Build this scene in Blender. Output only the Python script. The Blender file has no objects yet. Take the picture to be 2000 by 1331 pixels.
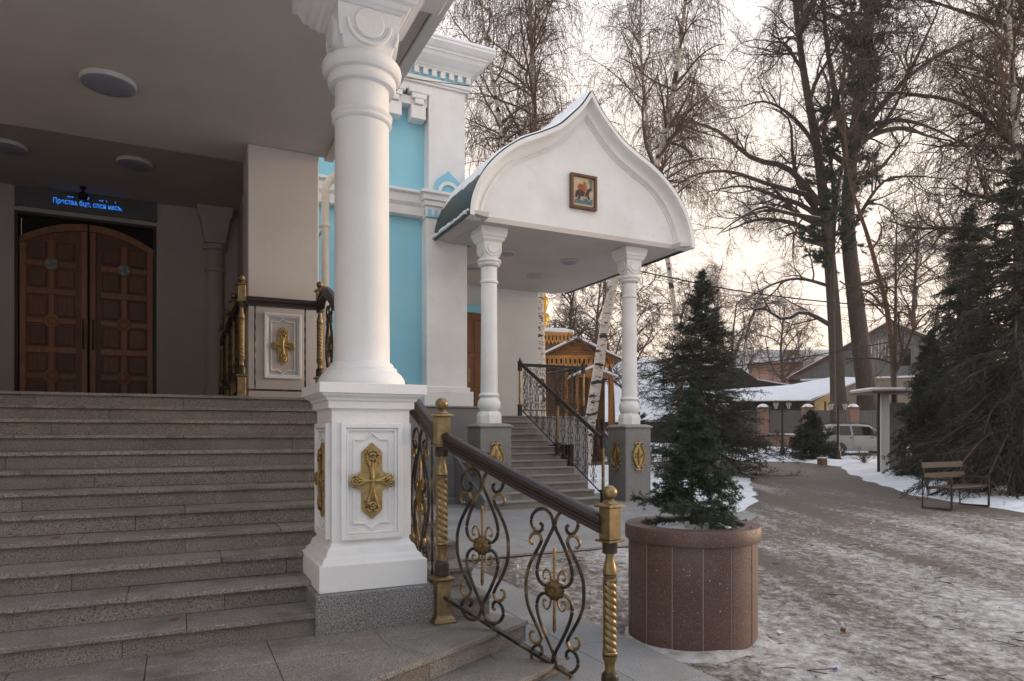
import bpy, bmesh, math, random
import numpy as np
from mathutils import Vector, Matrix
rng = np.random.default_rng(7); random.seed(7)
S = bpy.context.scene
COL = S.collection
pi = math.pi
# ---------------------------------------------------------------- camera, sky, sun, exposure
EYE = 1.54
TH = math.radians(25.877)
FX, FY = math.sin(TH), math.cos(TH)          # horizontal viewing direction
RX, RY = FY, -FX
cam = bpy.data.cameras.new('camera'); co = bpy.data.objects.new('camera', cam); COL.objects.link(co)
co.location = (0, 0, EYE); co.rotation_euler = (pi/2, 0, -TH)
cam.sensor_width = 36; cam.lens = 24.12; cam.shift_y = 0.0912; cam.clip_start = 0.05; cam.clip_end = 2000
S.camera = co
S.view_settings.view_transform = 'Standard'; S.view_settings.look = 'None'
S.view_settings.exposure = 0.56; S.view_settings.gamma = 1.0
try: S.view_settings.use_curve_mapping = False
except Exception: pass
SUN_EL, SUN_AZ = math.radians(8), math.radians(97)   # azimuth measured from +Y towards +X
W = bpy.data.worlds.new("World"); S.world = W; W.use_nodes = True
wn, wl = W.node_tree.nodes, W.node_tree.links
wn.clear()
wo = wn.new('ShaderNodeOutputWorld'); bg = wn.new('ShaderNodeBackground'); bg.inputs[1].default_value = 0.10
sky = wn.new('ShaderNodeTexSky'); sky.sky_type = 'NISHITA'; sky.sun_disc = False
sky.sun_elevation = SUN_EL; sky.sun_rotation = SUN_AZ; sky.dust_density = 3.0; sky.air_density = 1.0
tc = wn.new('ShaderNodeTexCoord'); sx = wn.new('ShaderNodeSeparateXYZ')
wl.new(tc.outputs['Generated'], sx.inputs[0])
rp = wn.new('ShaderNodeValToRGB'); wl.new(sx.outputs['Z'], rp.inputs[0])
el = rp.color_ramp.elements
el[0].position = 0.0; el[0].color = (1.11, .88, .69, 1)
el[1].position = 1.0; el[1].color = (.86, 1.0, 1.24, 1)
e = el.new(.18); e.color = (1.10, .915, .78, 1)
e = el.new(.42); e.color = (1.07, .96, .86, 1)
e = el.new(.68); e.color = (.98, 1.02, 1.10, 1)
cn = wn.new('ShaderNodeTexNoise'); cn.inputs['Scale'].default_value = 2.2; cn.inputs['Detail'].default_value = 5
mp = wn.new('ShaderNodeMapping'); mp.inputs['Scale'].default_value = (1, 1, 3.5)
wl.new(tc.outputs['Generated'], mp.inputs[0]); wl.new(mp.outputs[0], cn.inputs['Vector'])
cr = wn.new('ShaderNodeMapRange'); cr.inputs['To Min'].default_value = 8.7; cr.inputs['To Max'].default_value = 9.9
cr.inputs['From Min'].default_value = .3; cr.inputs['From Max'].default_value = .7
wl.new(cn.outputs[0], cr.inputs[0])
vm = wn.new('ShaderNodeVectorMath'); vm.operation = 'SCALE'
# the cloud veil is brightest round the low sun and dims smoothly away from it
dp = wn.new('ShaderNodeVectorMath'); dp.operation = 'DOT_PRODUCT'; dp.inputs[1].default_value = (math.sin(SUN_AZ-.75)*.97, math.cos(SUN_AZ-.75)*.97, .24)
wl.new(tc.outputs['Generated'], dp.inputs[0])
gr_ = wn.new('ShaderNodeMapRange'); gr_.interpolation_type = 'SMOOTHSTEP'; gr_.inputs['From Min'].default_value = -1; gr_.inputs['From Max'].default_value = 1
gr_.inputs['To Min'].default_value = .94; gr_.inputs['To Max'].default_value = 1.05
wl.new(dp.outputs['Value'], gr_.inputs[0]); ml = wn.new('ShaderNodeMath'); ml.operation = 'MULTIPLY'
wl.new(cr.outputs[0], ml.inputs[0]); wl.new(gr_.outputs[0], ml.inputs[1])
wl.new(rp.outputs[0], vm.inputs[0]); wl.new(ml.outputs[0], vm.inputs['Scale'])
mx = wn.new('ShaderNodeMix'); mx.data_type = 'RGBA'; mx.inputs[0].default_value = .88   # thin high cloud over the clear sky
wl.new(sky.outputs[0], mx.inputs[6]); wl.new(vm.outputs[0], mx.inputs[7])
wl.new(mx.outputs[2], bg.inputs[0]); wl.new(bg.outputs[0], wo.inputs[0])
sl = bpy.data.lights.new('sun', 'SUN'); sl.energy = 1.4; sl.angle = math.radians(10); sl.color = (1, .74, .50)
so = bpy.data.objects.new('sun', sl); COL.objects.link(so)
sd = Vector((math.sin(SUN_AZ)*math.cos(SUN_EL), math.cos(SUN_AZ)*math.cos(SUN_EL), math.sin(SUN_EL)))
so.rotation_euler = sd.to_track_quat('Z', 'Y').to_euler(); so.location = sd*60

# ---------------------------------------------------------------- helpers
OFF = {}
def tag(o, label=None, cat=None, group=None, kind=None):
    if label: o['label'] = label
    if cat: o['category'] = cat
    if group: o['group'] = group
    if kind: o['kind'] = kind
    return o
def thing(name, label, cat, loc=(0, 0, 0), group=None):
    o = bpy.data.objects.new(name, None); COL.objects.link(o); o.location = loc; o.empty_display_size = .1
    OFF[o] = Vector(loc)
    return tag(o, label, cat, group)
def put(name, me, parent=None, mat=None):
    o = bpy.data.objects.new(name, me); COL.objects.link(o)
    if mat is not None and not me.materials: me.materials.append(mat)
    if parent is not None:
        o.parent = parent; w = OFF.get(parent, Vector()); 
        OFF[o] = w.copy()
        if w.length > 0:
            o.data.transform(Matrix.Translation(-w))
    else: OFF[o] = Vector()
    return o
def share(name, me, parent, loc=(0, 0, 0), rot=(0, 0, 0)):   # another object on shared mesh data (mesh built round its own origin)
    o = bpy.data.objects.new(name, me); COL.objects.link(o); o.parent = parent
    w = OFF.get(parent, Vector()); o.location = Vector(loc)-w; o.rotation_euler = rot; OFF[o] = w.copy()
    return o
def kids(o): return [c for c in bpy.data.objects if c.parent == o]
def copy_tree(o, parent=None):
    c = o.copy(); COL.objects.link(c); c.parent = parent
    for ch in kids(o): copy_tree(ch, c)
    return c
def smooth(me, ang=35):
    me.polygons.foreach_set('use_smooth', np.ones(len(me.polygons), bool)); me.set_sharp_from_angle(angle=math.radians(ang))
def npmesh(name, V, polys):
    me = bpy.data.meshes.new(name); V = np.asarray(V, 'f4')
    me.vertices.add(len(V)); me.vertices.foreach_set('co', V.ravel())
    li = np.concatenate([p.ravel() for p in polys]).astype('i4')
    tot = np.concatenate([np.full(len(p), p.shape[1]) for p in polys])
    me.loops.add(len(li)); me.loops.foreach_set('vertex_index', li)
    me.polygons.add(len(tot)); me.polygons.foreach_set('loop_start', np.concatenate([[0], np.cumsum(tot)[:-1]]).astype('i4'))
    me.update(calc_edges=True); me.validate()
    return me
class B:
    def __init__(s): s.v = []; s.f = []
    def add(s, vs, fs):
        n = len(s.v); s.v += [tuple(v) for v in vs]; s.f += [tuple(i+n for i in f) for f in fs]; return s
    def box(s, x0, x1, y0, y1, z0, z1):
        return s.add([(x0,y0,z0),(x1,y0,z0),(x1,y1,z0),(x0,y1,z0),(x0,y0,z1),(x1,y0,z1),(x1,y1,z1),(x0,y1,z1)],
                     [(0,3,2,1),(4,5,6,7),(0,1,5,4),(1,2,6,5),(2,3,7,6),(3,0,4,7)])
    def cbox(s, c, d): return s.box(c[0]-d[0]/2,c[0]+d[0]/2,c[1]-d[1]/2,c[1]+d[1]/2,c[2]-d[2]/2,c[2]+d[2]/2)
    def prism(s, pts, a, b, ax='z'):           # polygon extruded from a to b along an axis; pts are the two other coordinates
        m = {'z': lambda p, t: (p[0], p[1], t), 'y': lambda p, t: (p[0], t, p[1]), 'x': lambda p, t: (t, p[0], p[1])}[ax]
        n = len(pts)
        return s.add([m(p, a) for p in pts]+[m(p, b) for p in pts],
                     [tuple(range(n))[::-1], tuple(range(n, 2*n))]+[(i, (i+1) % n, n+(i+1) % n, n+i) for i in range(n)])
    def band(s, outer, inner, a, b, ax='y', closed=False):   # strip between two outlines, extruded
        m = {'y': lambda p, t: (p[0], t, p[1]), 'x': lambda p, t: (t, p[0], p[1])}[ax]
        n = len(outer); vs = []
        for o, i in zip(outer, inner): vs += [m(o, a), m(i, a), m(i, b), m(o, b)]
        fs = []
        for k in range(n if closed else n-1):
            j = (k+1) % n
            for q in range(4): fs.append((4*k+q, 4*k+(q+1) % 4, 4*j+(q+1) % 4, 4*j+q))
        if not closed: fs += [(0,3,2,1), (4*n-4,4*n-3,4*n-2,4*n-1)]
        return s.add(vs, fs)
    def lathe(s, prof, n=32, c=(0, 0, 0), rot=0, sq=False, fn=None):   # prof: (r, z); sq: square section, r = half width
        if sq: n = 4; rot = pi/4
        k = math.sqrt(2) if sq else 1
        vs = []; fs = []
        for r, z in prof:
            for i in range(n):
                a = rot+2*pi*i/n; rr = r*k if fn is None else fn(r, z, a)
                vs.append((c[0]+rr*math.cos(a), c[1]+rr*math.sin(a), c[2]+z))
        for j in range(len(prof)-1):
            for i in range(n): fs.append((j*n+i, j*n+(i+1) % n, (j+1)*n+(i+1) % n, (j+1)*n+i))
        fs.append(tuple(range(n))[::-1]); m = (len(prof)-1)*n; fs.append(tuple(m+i for i in range(n)))
        return s.add(vs, fs)
    def tube(s, pts, r, k=6, cap=True):
        pts = np.asarray(pts, float); rr = np.broadcast_to(np.asarray(r, float), (len(pts),))
        V, Q = tubes(pts[None], rr[None], k)
        fs = [tuple(q) for q in Q]
        if cap: fs += [tuple(range(k))[::-1], tuple(len(V)-k+i for i in range(k))]
        return s.add(V, fs)
    def sweep(s, prof, path):                   # closed profile (side, up) along a path, kept plumb
        path = [Vector(p) for p in path]; n = len(prof); vs = []; fs = []
        for i, p in enumerate(path):
            t = path[min(i+1, len(path)-1)]-path[max(i-1, 0)]; t.z = 0; t.normalize()
            nv = Vector((t.y, -t.x, 0))
            for a, b in prof: vs.append(p+nv*a+Vector((0, 0, b)))
        for i in range(len(path)-1):
            for j in range(n): fs.append((i*n+j, i*n+(j+1) % n, (i+1)*n+(j+1) % n, (i+1)*n+j))
        fs += [tuple(range(n))[::-1], tuple((len(path)-1)*n+j for j in range(n))]
        return s.add(vs, fs)
    def xf(s, M): s.v = [tuple(M @ Vector(v)) for v in s.v]; return s
    def mesh(s, name, bevel=0, sm=None, seg=1):
        me = bpy.data.meshes.new(name); me.from_pydata(s.v, [], s.f)
        bm = bmesh.new(); bm.from_mesh(me)
        bmesh.ops.recalc_face_normals(bm, faces=bm.faces)
        if bevel:
            ed = [e for e in bm.edges if len(e.link_faces) == 2 and e.calc_face_angle(0) > .5]
            bmesh.ops.bevel(bm, geom=ed, offset=bevel, segments=seg, affect='EDGES', clamp_overlap=True)
        bm.to_mesh(me); bm.free()
        if sm: smooth(me, sm)
        return me
    def obj(s, name, m, parent=None, bevel=0, sm=None, seg=1):
        return put(name, s.mesh(name, bevel, sm, seg), parent, m)
def tubes(P, R, k=3):
    P = np.asarray(P, float); M, N, _ = P.shape
    T = np.gradient(P, axis=1); T /= np.linalg.norm(T, axis=2, keepdims=True)+1e-9
    mt = T.mean(1); ref = np.where((np.abs(mt[:, 2]) > .8)[:, None], np.array([1., .13, 0]), np.array([0.07, 0, 1.]))
    A = np.cross(T, ref[:, None, :]); A /= np.linalg.norm(A, axis=2, keepdims=True)+1e-9
    Bn = np.cross(T, A)
    an = 2*pi*np.arange(k)/k
    V = P[:, :, None, :]+R[:, :, None, None]*(np.cos(an)[None, None, :, None]*A[:, :, None, :]+np.sin(an)[None, None, :, None]*Bn[:, :, None, :])
    idx = np.arange(M*N*k).reshape(M, N, k)
    a = idx[:, :-1]; b = idx[:, 1:]
    Q = np.stack([a, np.roll(a, -1, 2), np.roll(b, -1, 2), b], -1).reshape(-1, 4)
    return V.reshape(-1, 3), Q
def spline(pts, n=8):                            # Catmull-Rom through points
    p = np.asarray(pts, float); p = np.vstack([2*p[0]-p[1], p, 2*p[-1]-p[-2]]); out = []
    for i in range(1, len(p)-2):
        for t in np.linspace(0, 1, n, endpoint=False):
            a, b, c, d = p[i-1], p[i], p[i+1], p[i+2]
            out.append(.5*(2*b+(c-a)*t+(2*a-5*b+4*c-d)*t*t+(3*b-a-3*c+d)*t**3))
    out.append(p[-2]); return np.array(out)
def at(px, d): u = (px-1000)/1340.; return d*(FX+RX*u), d*(FY+RY*u)
def depth(x, y): return x*FX+y*FY
def gz(x, y):                                    # height of the terrain
    d = depth(np.asarray(x, float), np.asarray(y, float))
    return np.interp(d, [18, 24, 30, 36, 60, 120], [0, .16, .42, .80, 1.15, 1.6])
def gh(px, d): x, y = at(px, d); return Vector((x, y, float(gz(x, y))))

# ---------------------------------------------------------------- materials
def mat(name, c1, c2=None, scale=4, detail=4, rough=.6, metal=0, bump=0, bscale=40, stretch=(1, 1, 1), speck=None, rnd=0,
        dirt=None, lo=.35, hi=.65, coat=0, r2=None, bdist=.01):
    m = bpy.data.materials.new(name); m.use_nodes = True; nt = m.node_tree; N, L = nt.nodes, nt.links
    p = N['Principled BSDF']; p.inputs['Roughness'].default_value = rough; p.inputs['Metallic'].default_value = metal
    if coat: p.inputs['Coat Weight'].default_value = coat; p.inputs['Coat Roughness'].default_value = .15
    g = N.new('ShaderNodeNewGeometry'); mp = N.new('ShaderNodeMapping'); mp.inputs['Scale'].default_value = stretch
    L.new(g.outputs['Position'], mp.inputs[0])
    def noise(sc, dt=4, rg=.55):
        n = N.new('ShaderNodeTexNoise'); n.inputs['Scale'].default_value = sc; n.inputs['Detail'].default_value = dt
        n.inputs['Roughness'].default_value = rg; L.new(mp.outputs[0], n.inputs['Vector']); return n.outputs[0]
    def rmp(v, a, b):
        r = N.new('ShaderNodeMapRange'); r.inputs['From Min'].default_value = a; r.inputs['From Max'].default_value = b
        L.new(v, r.inputs[0]); return r.outputs[0]
    def mix(f, a, b):
        x = N.new('ShaderNodeMix'); x.data_type = 'RGBA'
        if isinstance(f, float): x.inputs[0].default_value = f
        else: L.new(f, x.inputs[0])
        for i, c in ((6, a), (7, b)):
            if isinstance(c, tuple): x.inputs[i].default_value = (*c, 1)
            else: L.new(c, x.inputs[i])
        return x.outputs[2]
    c = mix(rmp(noise(scale, detail), lo, hi), c1, c2 or tuple(.85*v for v in c1))
    if speck:
        for sc, colr, a, b in speck: c = mix(rmp(noise(sc, 2, .5), a, b), c, colr)
    if dirt:
        for sc, colr, a, b, amt in dirt:
            r = N.new('ShaderNodeMath'); r.operation = 'MULTIPLY'; r.inputs[1].default_value = amt
            L.new(rmp(noise(sc, 5, .6), a, b), r.inputs[0]); c = mix(r.outputs[0], c, colr)
    if rnd:
        oi = N.new('ShaderNodeObjectInfo'); r = N.new('ShaderNodeMapRange'); r.inputs['To Min'].default_value = 1-rnd; r.inputs['To Max'].default_value = 1+rnd
        L.new(oi.outputs['Random'], r.inputs[0]); v = N.new('ShaderNodeVectorMath'); v.operation = 'SCALE'
        L.new(c, v.inputs[0]); L.new(r.outputs[0], v.inputs['Scale']); c = v.outputs[0]
    L.new(c, p.inputs['Base Color'])
    if r2 is not None:
        r = N.new('ShaderNodeMapRange'); r.inputs['From Min'].default_value = .35; r.inputs['From Max'].default_value = .65
        r.inputs['To Min'].default_value = rough; r.inputs['To Max'].default_value = r2; L.new(noise(scale*1.7, 4), r.inputs[0]); L.new(r.outputs[0], p.inputs['Roughness'])
    if bump:
        b = N.new('ShaderNodeBump'); b.inputs['Strength'].default_value = bump; b.inputs['Distance'].default_value = bdist
        L.new(noise(bscale, 4, .6), b.inputs['Height']); L.new(b.outputs[0], p.inputs['Normal'])
    return m
WHITE = mat('white_paint', (.79, .79, .785), (.72, .72, .715), scale=1.3, rough=.62, bump=.22, bscale=38, dirt=[(5, (.46, .42, .37), .58, .8, .35), (.9, (.62, .60, .57), .5, .75, .5), (28, (.5, .46, .41), .66, .8, .35)])
STUCCO = mat('white_stucco', (.75, .75, .745), (.69, .69, .68), scale=.9, rough=.75, bump=.25, bscale=25, dirt=[(2.5, (.55, .52, .47), .6, .85, .3)])
SHADEDW = mat('shaded_white_paint', (.57, .52, .48), (.52, .47, .435), scale=.6, rough=.8, bump=.2, bscale=16, dirt=[(.9, (.44, .39, .35), .5, .75, .5)])  # white paint with porch shade and warm bounce put into the colour
RECESS = mat('recess_shaded_white', (.44, .395, .365), (.395, .35, .32), scale=.8, rough=.8, bump=.1, bscale=20)  # white walls, darkened so the colour carries the recess's shade
BLUE = mat('blue_paint', (.24, .55, .69), (.29, .60, .72), scale=.8, rough=.65, bump=.25, bscale=30, dirt=[(2.2, (.30, .50, .58), .52, .8, .45), (11, (.36, .62, .72), .6, .8, .3)])
GRAN = mat('grey_granite', (.19, .187, .185), (.24, .235, .23), scale=2, rough=.5, speck=[(100, (.07, .068, .068), .52, .59), (80, (.42, .405, .39), .59, .67)], bump=.06, bscale=200, r2=.62)
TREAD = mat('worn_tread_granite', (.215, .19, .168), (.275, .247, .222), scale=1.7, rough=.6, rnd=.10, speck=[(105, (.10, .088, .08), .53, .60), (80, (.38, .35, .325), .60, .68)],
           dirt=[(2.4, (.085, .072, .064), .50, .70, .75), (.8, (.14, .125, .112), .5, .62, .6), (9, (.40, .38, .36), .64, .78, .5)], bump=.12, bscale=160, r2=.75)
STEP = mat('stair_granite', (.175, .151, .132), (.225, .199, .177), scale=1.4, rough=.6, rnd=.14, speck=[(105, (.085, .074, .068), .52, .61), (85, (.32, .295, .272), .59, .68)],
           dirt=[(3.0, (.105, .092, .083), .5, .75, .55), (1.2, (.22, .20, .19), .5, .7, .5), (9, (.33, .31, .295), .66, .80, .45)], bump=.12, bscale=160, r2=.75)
PAVE = mat('flamed_granite', (.26, .255, .25), (.32, .315, .31), scale=1.2, rough=.85, rnd=.06, speck=[(130, (.13, .125, .12), .52, .62), (100, (.46, .45, .44), .6, .72)],
           dirt=[(2.0, (.20, .175, .155), .5, .75, .6), (6, (.62, .61, .61), .68, .78, .5)], bump=.3, bscale=140)
MORTAR = mat('mortar', (.055, .05, .046), rough=.95)
BRASS = mat('brass_paint', (.31, .228, .118), (.20, .145, .07), scale=14, rough=.31, metal=.85, r2=.5, dirt=[(22, (.09, .06, .03), .58, .75, .6)], bump=.08, bscale=60)
GOLD = mat('gold_paint', (.47, .335, .14), (.30, .205, .08), scale=18, rough=.42, metal=.6, r2=.55, dirt=[(35, (.10, .065, .03), .52, .7, .6)], bump=.1, bscale=90)
BGOLD = mat('bright_gilding', (.46, .34, .15), (.34, .24, .10), scale=18, rough=.33, metal=.85, r2=.45)
IRON = mat('wrought_iron', (.018, .016, .014), (.026, .022, .018), scale=9, rough=.42, metal=.3, dirt=[(9, (.20, .125, .05), .52, .66, .85)])
IRON2 = mat('dark_iron', (.02, .018, .016), (.03, .025, .02), scale=9, rough=.45, metal=.3)
PATINA = mat('dark_patina', (.035, .028, .02), (.06, .045, .028), scale=20, rough=.45, metal=.5)
BRONZE = mat('bronze', (.30, .21, .10), (.16, .11, .05), scale=25, rough=.42, metal=.8)
RAIL = mat('handrail_wood', (.027, .0125, .0095), (.018, .009, .007), scale=6, rough=.36, stretch=(1, 1, 6), bump=.1, bscale=30, r2=.5, dirt=[(12, (.06, .04, .034), .6, .8, .3)])
DOORL = mat('door_rail_wood', (.30, .115, .034), (.20, .072, .021), scale=7, rough=.42, stretch=(6, 6, .7), detail=6, rnd=.15)
DOORW = mat('door_wood', (.17, .057, .017), (.10, .033, .010), scale=7, rough=.5, stretch=(6, 6, .7), detail=6, bump=.08, bscale=30, rnd=.25)
DOORW2 = mat('orange_door_wood', (.22, .075, .02), (.16, .05, .014), scale=6, rough=.42, stretch=(6, 6, .8))
BLACK = mat('black_void', (.008, .007, .007), rough=.9)
GRIM = mat('aged_iron_trim', (.03, .028, .026), rough=.6)
SNOW = mat('snow', (.80, .82, .86), (.74, .76, .80), scale=1.5, rough=.7, bump=.5, bscale=7, bdist=.03)
DSNOW = mat('trodden_snow', (.58, .56, .55), (.36, .325, .30), scale=6, rough=.8, bump=.8, bscale=22, bdist=.02, dirt=[(9, (.17, .13, .105), .50, .68, .75)])
GREENM = mat('green_sheet_metal', (.012, .030, .027), (.018, .038, .034), scale=2, rough=.42, metal=.2)
PIPE = mat('cream_downpipe', (.55, .48, .40), (.48, .42, .35), scale=3, rough=.5)
LAMPW = mat('lamp_plastic', (.27, .265, .32), (.24, .235, .29), scale=3, rough=.35)
LAMPR = mat('lamp_rim', (.62, .60, .57), rough=.5)
PGRAN = mat('red_granite', (.110, .063, .050), (.14, .082, .066), scale=3, rough=.45, speck=[(140, (.055, .032, .028), .52, .62), (110, (.26, .17, .145), .6, .7)], rnd=.08, r2=.6,
            dirt=[(2.5, (.22, .16, .14), .55, .8, .45)])
PSPOT = mat('white_spatter', (.6, .58, .56), rough=.8)
BARK = mat('dark_bark', (.09, .07, .058), (.048, .038, .032), scale=5, rough=.95, stretch=(3, 3, .5), bump=.9, bscale=14, bdist=.05)
TWIG = mat('brown_twigs', (.125, .078, .056), (.085, .054, .04), scale=.8, rough=.9)
TWIGD = mat('dark_twigs', (.075, .050, .037), (.048, .035, .028), scale=.8, rough=.9)
TWIGF = mat('far_twigs', (.115, .085, .070), (.085, .062, .05), scale=.6, rough=.9)
CATK = mat('birch_catkins', (.165, .10, .066), (.105, .066, .047), scale=.9, rough=.9)
NEED = mat('blue_green_needles', (.026, .048, .024), (.055, .080, .042), scale=5, rough=.6)
NEED2 = mat('dark_needles', (.011, .022, .012), (.026, .038, .020), scale=2, rough=.65)
BWOOD = mat('bench_wood', (.055, .029, .019), (.036, .020, .014), scale=8, rough=.6, stretch=(1, 1, 5))
VWOOD = mat('carved_honey_wood', (.52, .25, .065), (.42, .19, .045), scale=3, rough=.55)
OWOOD = mat('honey_wood', (.36, .155, .038), (.25, .10, .024), scale=3, rough=.55, stretch=(1, 1, 9))
DWOOD = mat('brown_wood', (.14, .058, .022), (.10, .04, .016), scale=3, rough=.6)
GREYB = mat('grey_boards', (.17, .175, .18), (.13, .133, .137), scale=3, rough=.8, stretch=(5, 5, .5))
BEIGE = mat('beige_brick', (.27, .215, .175), (.22, .18, .15), scale=4, rough=.9)
PINKB = mat('pink_plaster', (.43, .27, .21), (.37, .23, .18), scale=3, rough=.9)
DARKW = mat('dark_shed_boards', (.028, .022, .020), (.04, .03, .027), scale=3, rough=.9)
YELLOW = mat('yellow_plaster', (.60, .46, .25), (.48, .34, .16), scale=1.2, rough=.9)
ROOFD = mat('dark_roofing', (.03, .027, .026), rough=.8)
FENCEM = mat('grey_corrugated_steel', (.13, .125, .12), (.115, .11, .107), scale=2, rough=.5, metal=.1)
CARP = mat('silver_car_paint', (.29, .285, .28), (.26, .255, .25), scale=1, rough=.38, metal=.35, coat=.5, dirt=[(3, (.30, .27, .24), .5, .8, .5)])
GLASS = mat('dark_window_glass', (.012, .013, .014), rough=.06)
RUBBER = mat('tyre_rubber', (.018, .017, .017), rough=.9)
STEEL = mat('wheel_steel', (.30, .30, .30), rough=.4, metal=.8)
LGLASS = mat('lantern_glass', (.55, .55, .52), rough=.3)
CABLE = mat('black_cable', (.012, .011, .011), rough=.6)
BLUEB = mat('blue_shed_paint', (.13, .30, .42), rough=.8)
def emis(name, c, s):
    m = bpy.data.materials.new(name); m.use_nodes = True; p = m.node_tree.nodes['Principled BSDF']
    p.inputs['Base Color'].default_value = (0, 0, 0, 1); p.inputs['Emission Color'].default_value = (*c, 1); p.inputs['Emission Strength'].default_value = s
    return m
LED = emis('blue_led_text', (.04, .26, 1.0), .60)
def wired(m): return m, m.node_tree.nodes, m.node_tree.links, m.node_tree.nodes['Principled BSDF']
# birch bark: white with dark lens-shaped scars
BIRCH, N, L, P = wired(mat('birch_bark', (.56, .51, .45), (.44, .39, .33), scale=3, rough=.8, bump=.3, bscale=20,
    dirt=[(7, (.025, .02, .018), .57, .63, .95)], stretch=(1, 1, 2.6), speck=[(2.0, (.03, .024, .02), .57, .63)]))
# masonry: courses of brick, too small in the picture to pick apart
def brickmat(name, ca, cb, cm, sc):
    m = bpy.data.materials.new(name); m.use_nodes = True; N, L = m.node_tree.nodes, m.node_tree.links; p = N['Principled BSDF']; p.inputs['Roughness'].default_value = .9
    g = N.new('ShaderNodeTexCoord'); sp = N.new('ShaderNodeSeparateXYZ'); cb_ = N.new('ShaderNodeCombineXYZ'); ad = N.new('ShaderNodeMath'); ad.operation = 'ADD'
    L.new(g.outputs['Object'], sp.inputs[0]); L.new(sp.outputs[0], ad.inputs[0]); L.new(sp.outputs[1], ad.inputs[1]); L.new(ad.outputs[0], cb_.inputs[0]); L.new(sp.outputs[2], cb_.inputs[1])
    b = N.new('ShaderNodeTexBrick'); b.inputs['Color1'].default_value = (*ca, 1); b.inputs['Color2'].default_value = (*cb, 1); b.inputs['Mortar'].default_value = (*cm, 1)
    b.inputs['Scale'].default_value = sc; b.inputs['Mortar Size'].default_value = .03; b.inputs['Brick Width'].default_value = .5; b.inputs['Row Height'].default_value = .16
    L.new(cb_.outputs[0], b.inputs['Vector']); L.new(b.outputs[0], p.inputs['Base Color']); return m
BRICK = brickmat('red_brickwork', (.24, .115, .08), (.19, .085, .06), (.24, .20, .17), 2.0)
# ================================================================ SETTING: ground, driveway, paving
def ground_w(d): return np.interp(d, [3,6,8.4,10,13,16,20,25,26.2,27,29.5], [1.5,0,-1.2,0,4.2,5.70,7.02,8.62,7.4,3.0,3.0])
def ground_e(d): return np.interp(d, [3,10,12.5,13.6,17.6,24,27,29.5], [12,9.7,10.3,10.25,10.31,11.86,12.9,12.3])
from mathutils import noise as mn
def wob(x, y, s, seed=0): return mn.noise(Vector((x*s, y*s, seed)))
GROUNDM, N, L, P = wired(mat('snowy_ground', (.78, .80, .84), (.66, .67, .69), scale=1.1, rough=.8, bump=.55, bscale=9, bdist=.03,
    dirt=[(1.6, (.30, .25, .215), .60, .74, .7), (14, (.14, .10, .075), .66, .74, .6)]))
dv = np.unique(np.concatenate([np.arange(-30, 10, 4), np.arange(10, 46, .45), [18,24,30,36,60,120], np.arange(46, 130, 6), np.array([160,220,320,460,700.])]))
lv = np.unique(np.concatenate([np.array([-500,-300,-180,-110,-70,-50.]), np.arange(-40, -6, 3), np.arange(-6, 26, .45), np.arange(26, 60, 4), np.array([80,120,190,300,500.])]))
D, LL = np.meshgrid(dv, lv, indexing='ij'); GX = D*FX+LL*RX; GY = D*FY+LL*RY
Z = gz(GX, GY)-.06
m1 = (D > 12.5) & (D < 46) & (LL > -6) & (LL < 26)
for i, j in zip(*np.where(m1)):
    d, l = D[i, j], LL[i, j]; a, b = ground_w(d), ground_e(d)
    out = max(a-l, l-b) if d < 29.8 else max(.0, d-29.8)
    if GX[i, j] < 10.9 and GY[i, j] < 17: out = min(out, 0)
    if out > 0:
        k = min(1, out/1.0); Z[i, j] += k*(.09+.13*abs(wob(GX[i, j], GY[i, j], .35))+.05*wob(GX[i, j], GY[i, j], 1.3, 4))
n0, n1 = D.shape; idx = np.arange(n0*n1).reshape(n0, n1)
Q = np.stack([idx[:-1,:-1], idx[:-1,1:], idx[1:,1:], idx[1:,:-1]], -1).reshape(-1, 4)[:, ::-1]
me = npmesh('ground', np.stack([GX, GY, Z], -1).reshape(-1, 3), [Q]); smooth(me, 60)
tag(put('ground', me, None, GROUNDM), kind='structure')
# driveway of trodden snow, ice and brown slush
DRIVE = bpy.data.materials.new('slushy_driveway'); DRIVE.use_nodes = True
N, L = DRIVE.node_tree.nodes, DRIVE.node_tree.links; P = N['Principled BSDF']
g = N.new('ShaderNodeNewGeometry'); rot = N.new('ShaderNodeMapping'); rot.inputs['Rotation'].default_value = (0, 0, TH); L.new(g.outputs['Position'], rot.inputs[0])
def nz(sc, st=(1, 1, 1), dt=6, rg=.62):
    mp_ = N.new('ShaderNodeMapping'); mp_.inputs['Scale'].default_value = st; L.new(rot.outputs[0], mp_.inputs[0])
    n = N.new('ShaderNodeTexNoise'); n.inputs['Scale'].default_value = sc; n.inputs['Detail'].default_value = dt; n.inputs['Roughness'].default_value = rg
    L.new(mp_.outputs[0], n.inputs['Vector']); return n.outputs[0]
def mth(op, a, b):
    x = N.new('ShaderNodeMath'); x.operation = op
    for i, v in ((0, a), (1, b)):
        if isinstance(v, (int, float)): x.inputs[i].default_value = v
        else: L.new(v, x.inputs[i])
    return x.outputs[0]
def mr(v, a, b, c=0, d=1):
    r = N.new('ShaderNodeMapRange'); L.new(v, r.inputs[0])
    for i, q in enumerate((a, b, c, d)): r.inputs[i+1].default_value = q
    return r.outputs[0]
def mxc(f, a, b):
    x = N.new('ShaderNodeMix'); x.data_type = 'RGBA'; L.new(f, x.inputs[0])
    for i, c in ((6, a), (7, b)):
        if isinstance(c, tuple): x.inputs[i].default_value = (*c, 1)
        else: L.new(c, x.inputs[i])
    return x.outputs[2]
fine = nz(13, (1, .75, 1), 10, .78); track = nz(.75, (1, .10, 1), 4, .6); big = nz(.22, (1, .7, 1), 3, .5); grit = nz(45, (1, 1, 1), 3, .6)
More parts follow.
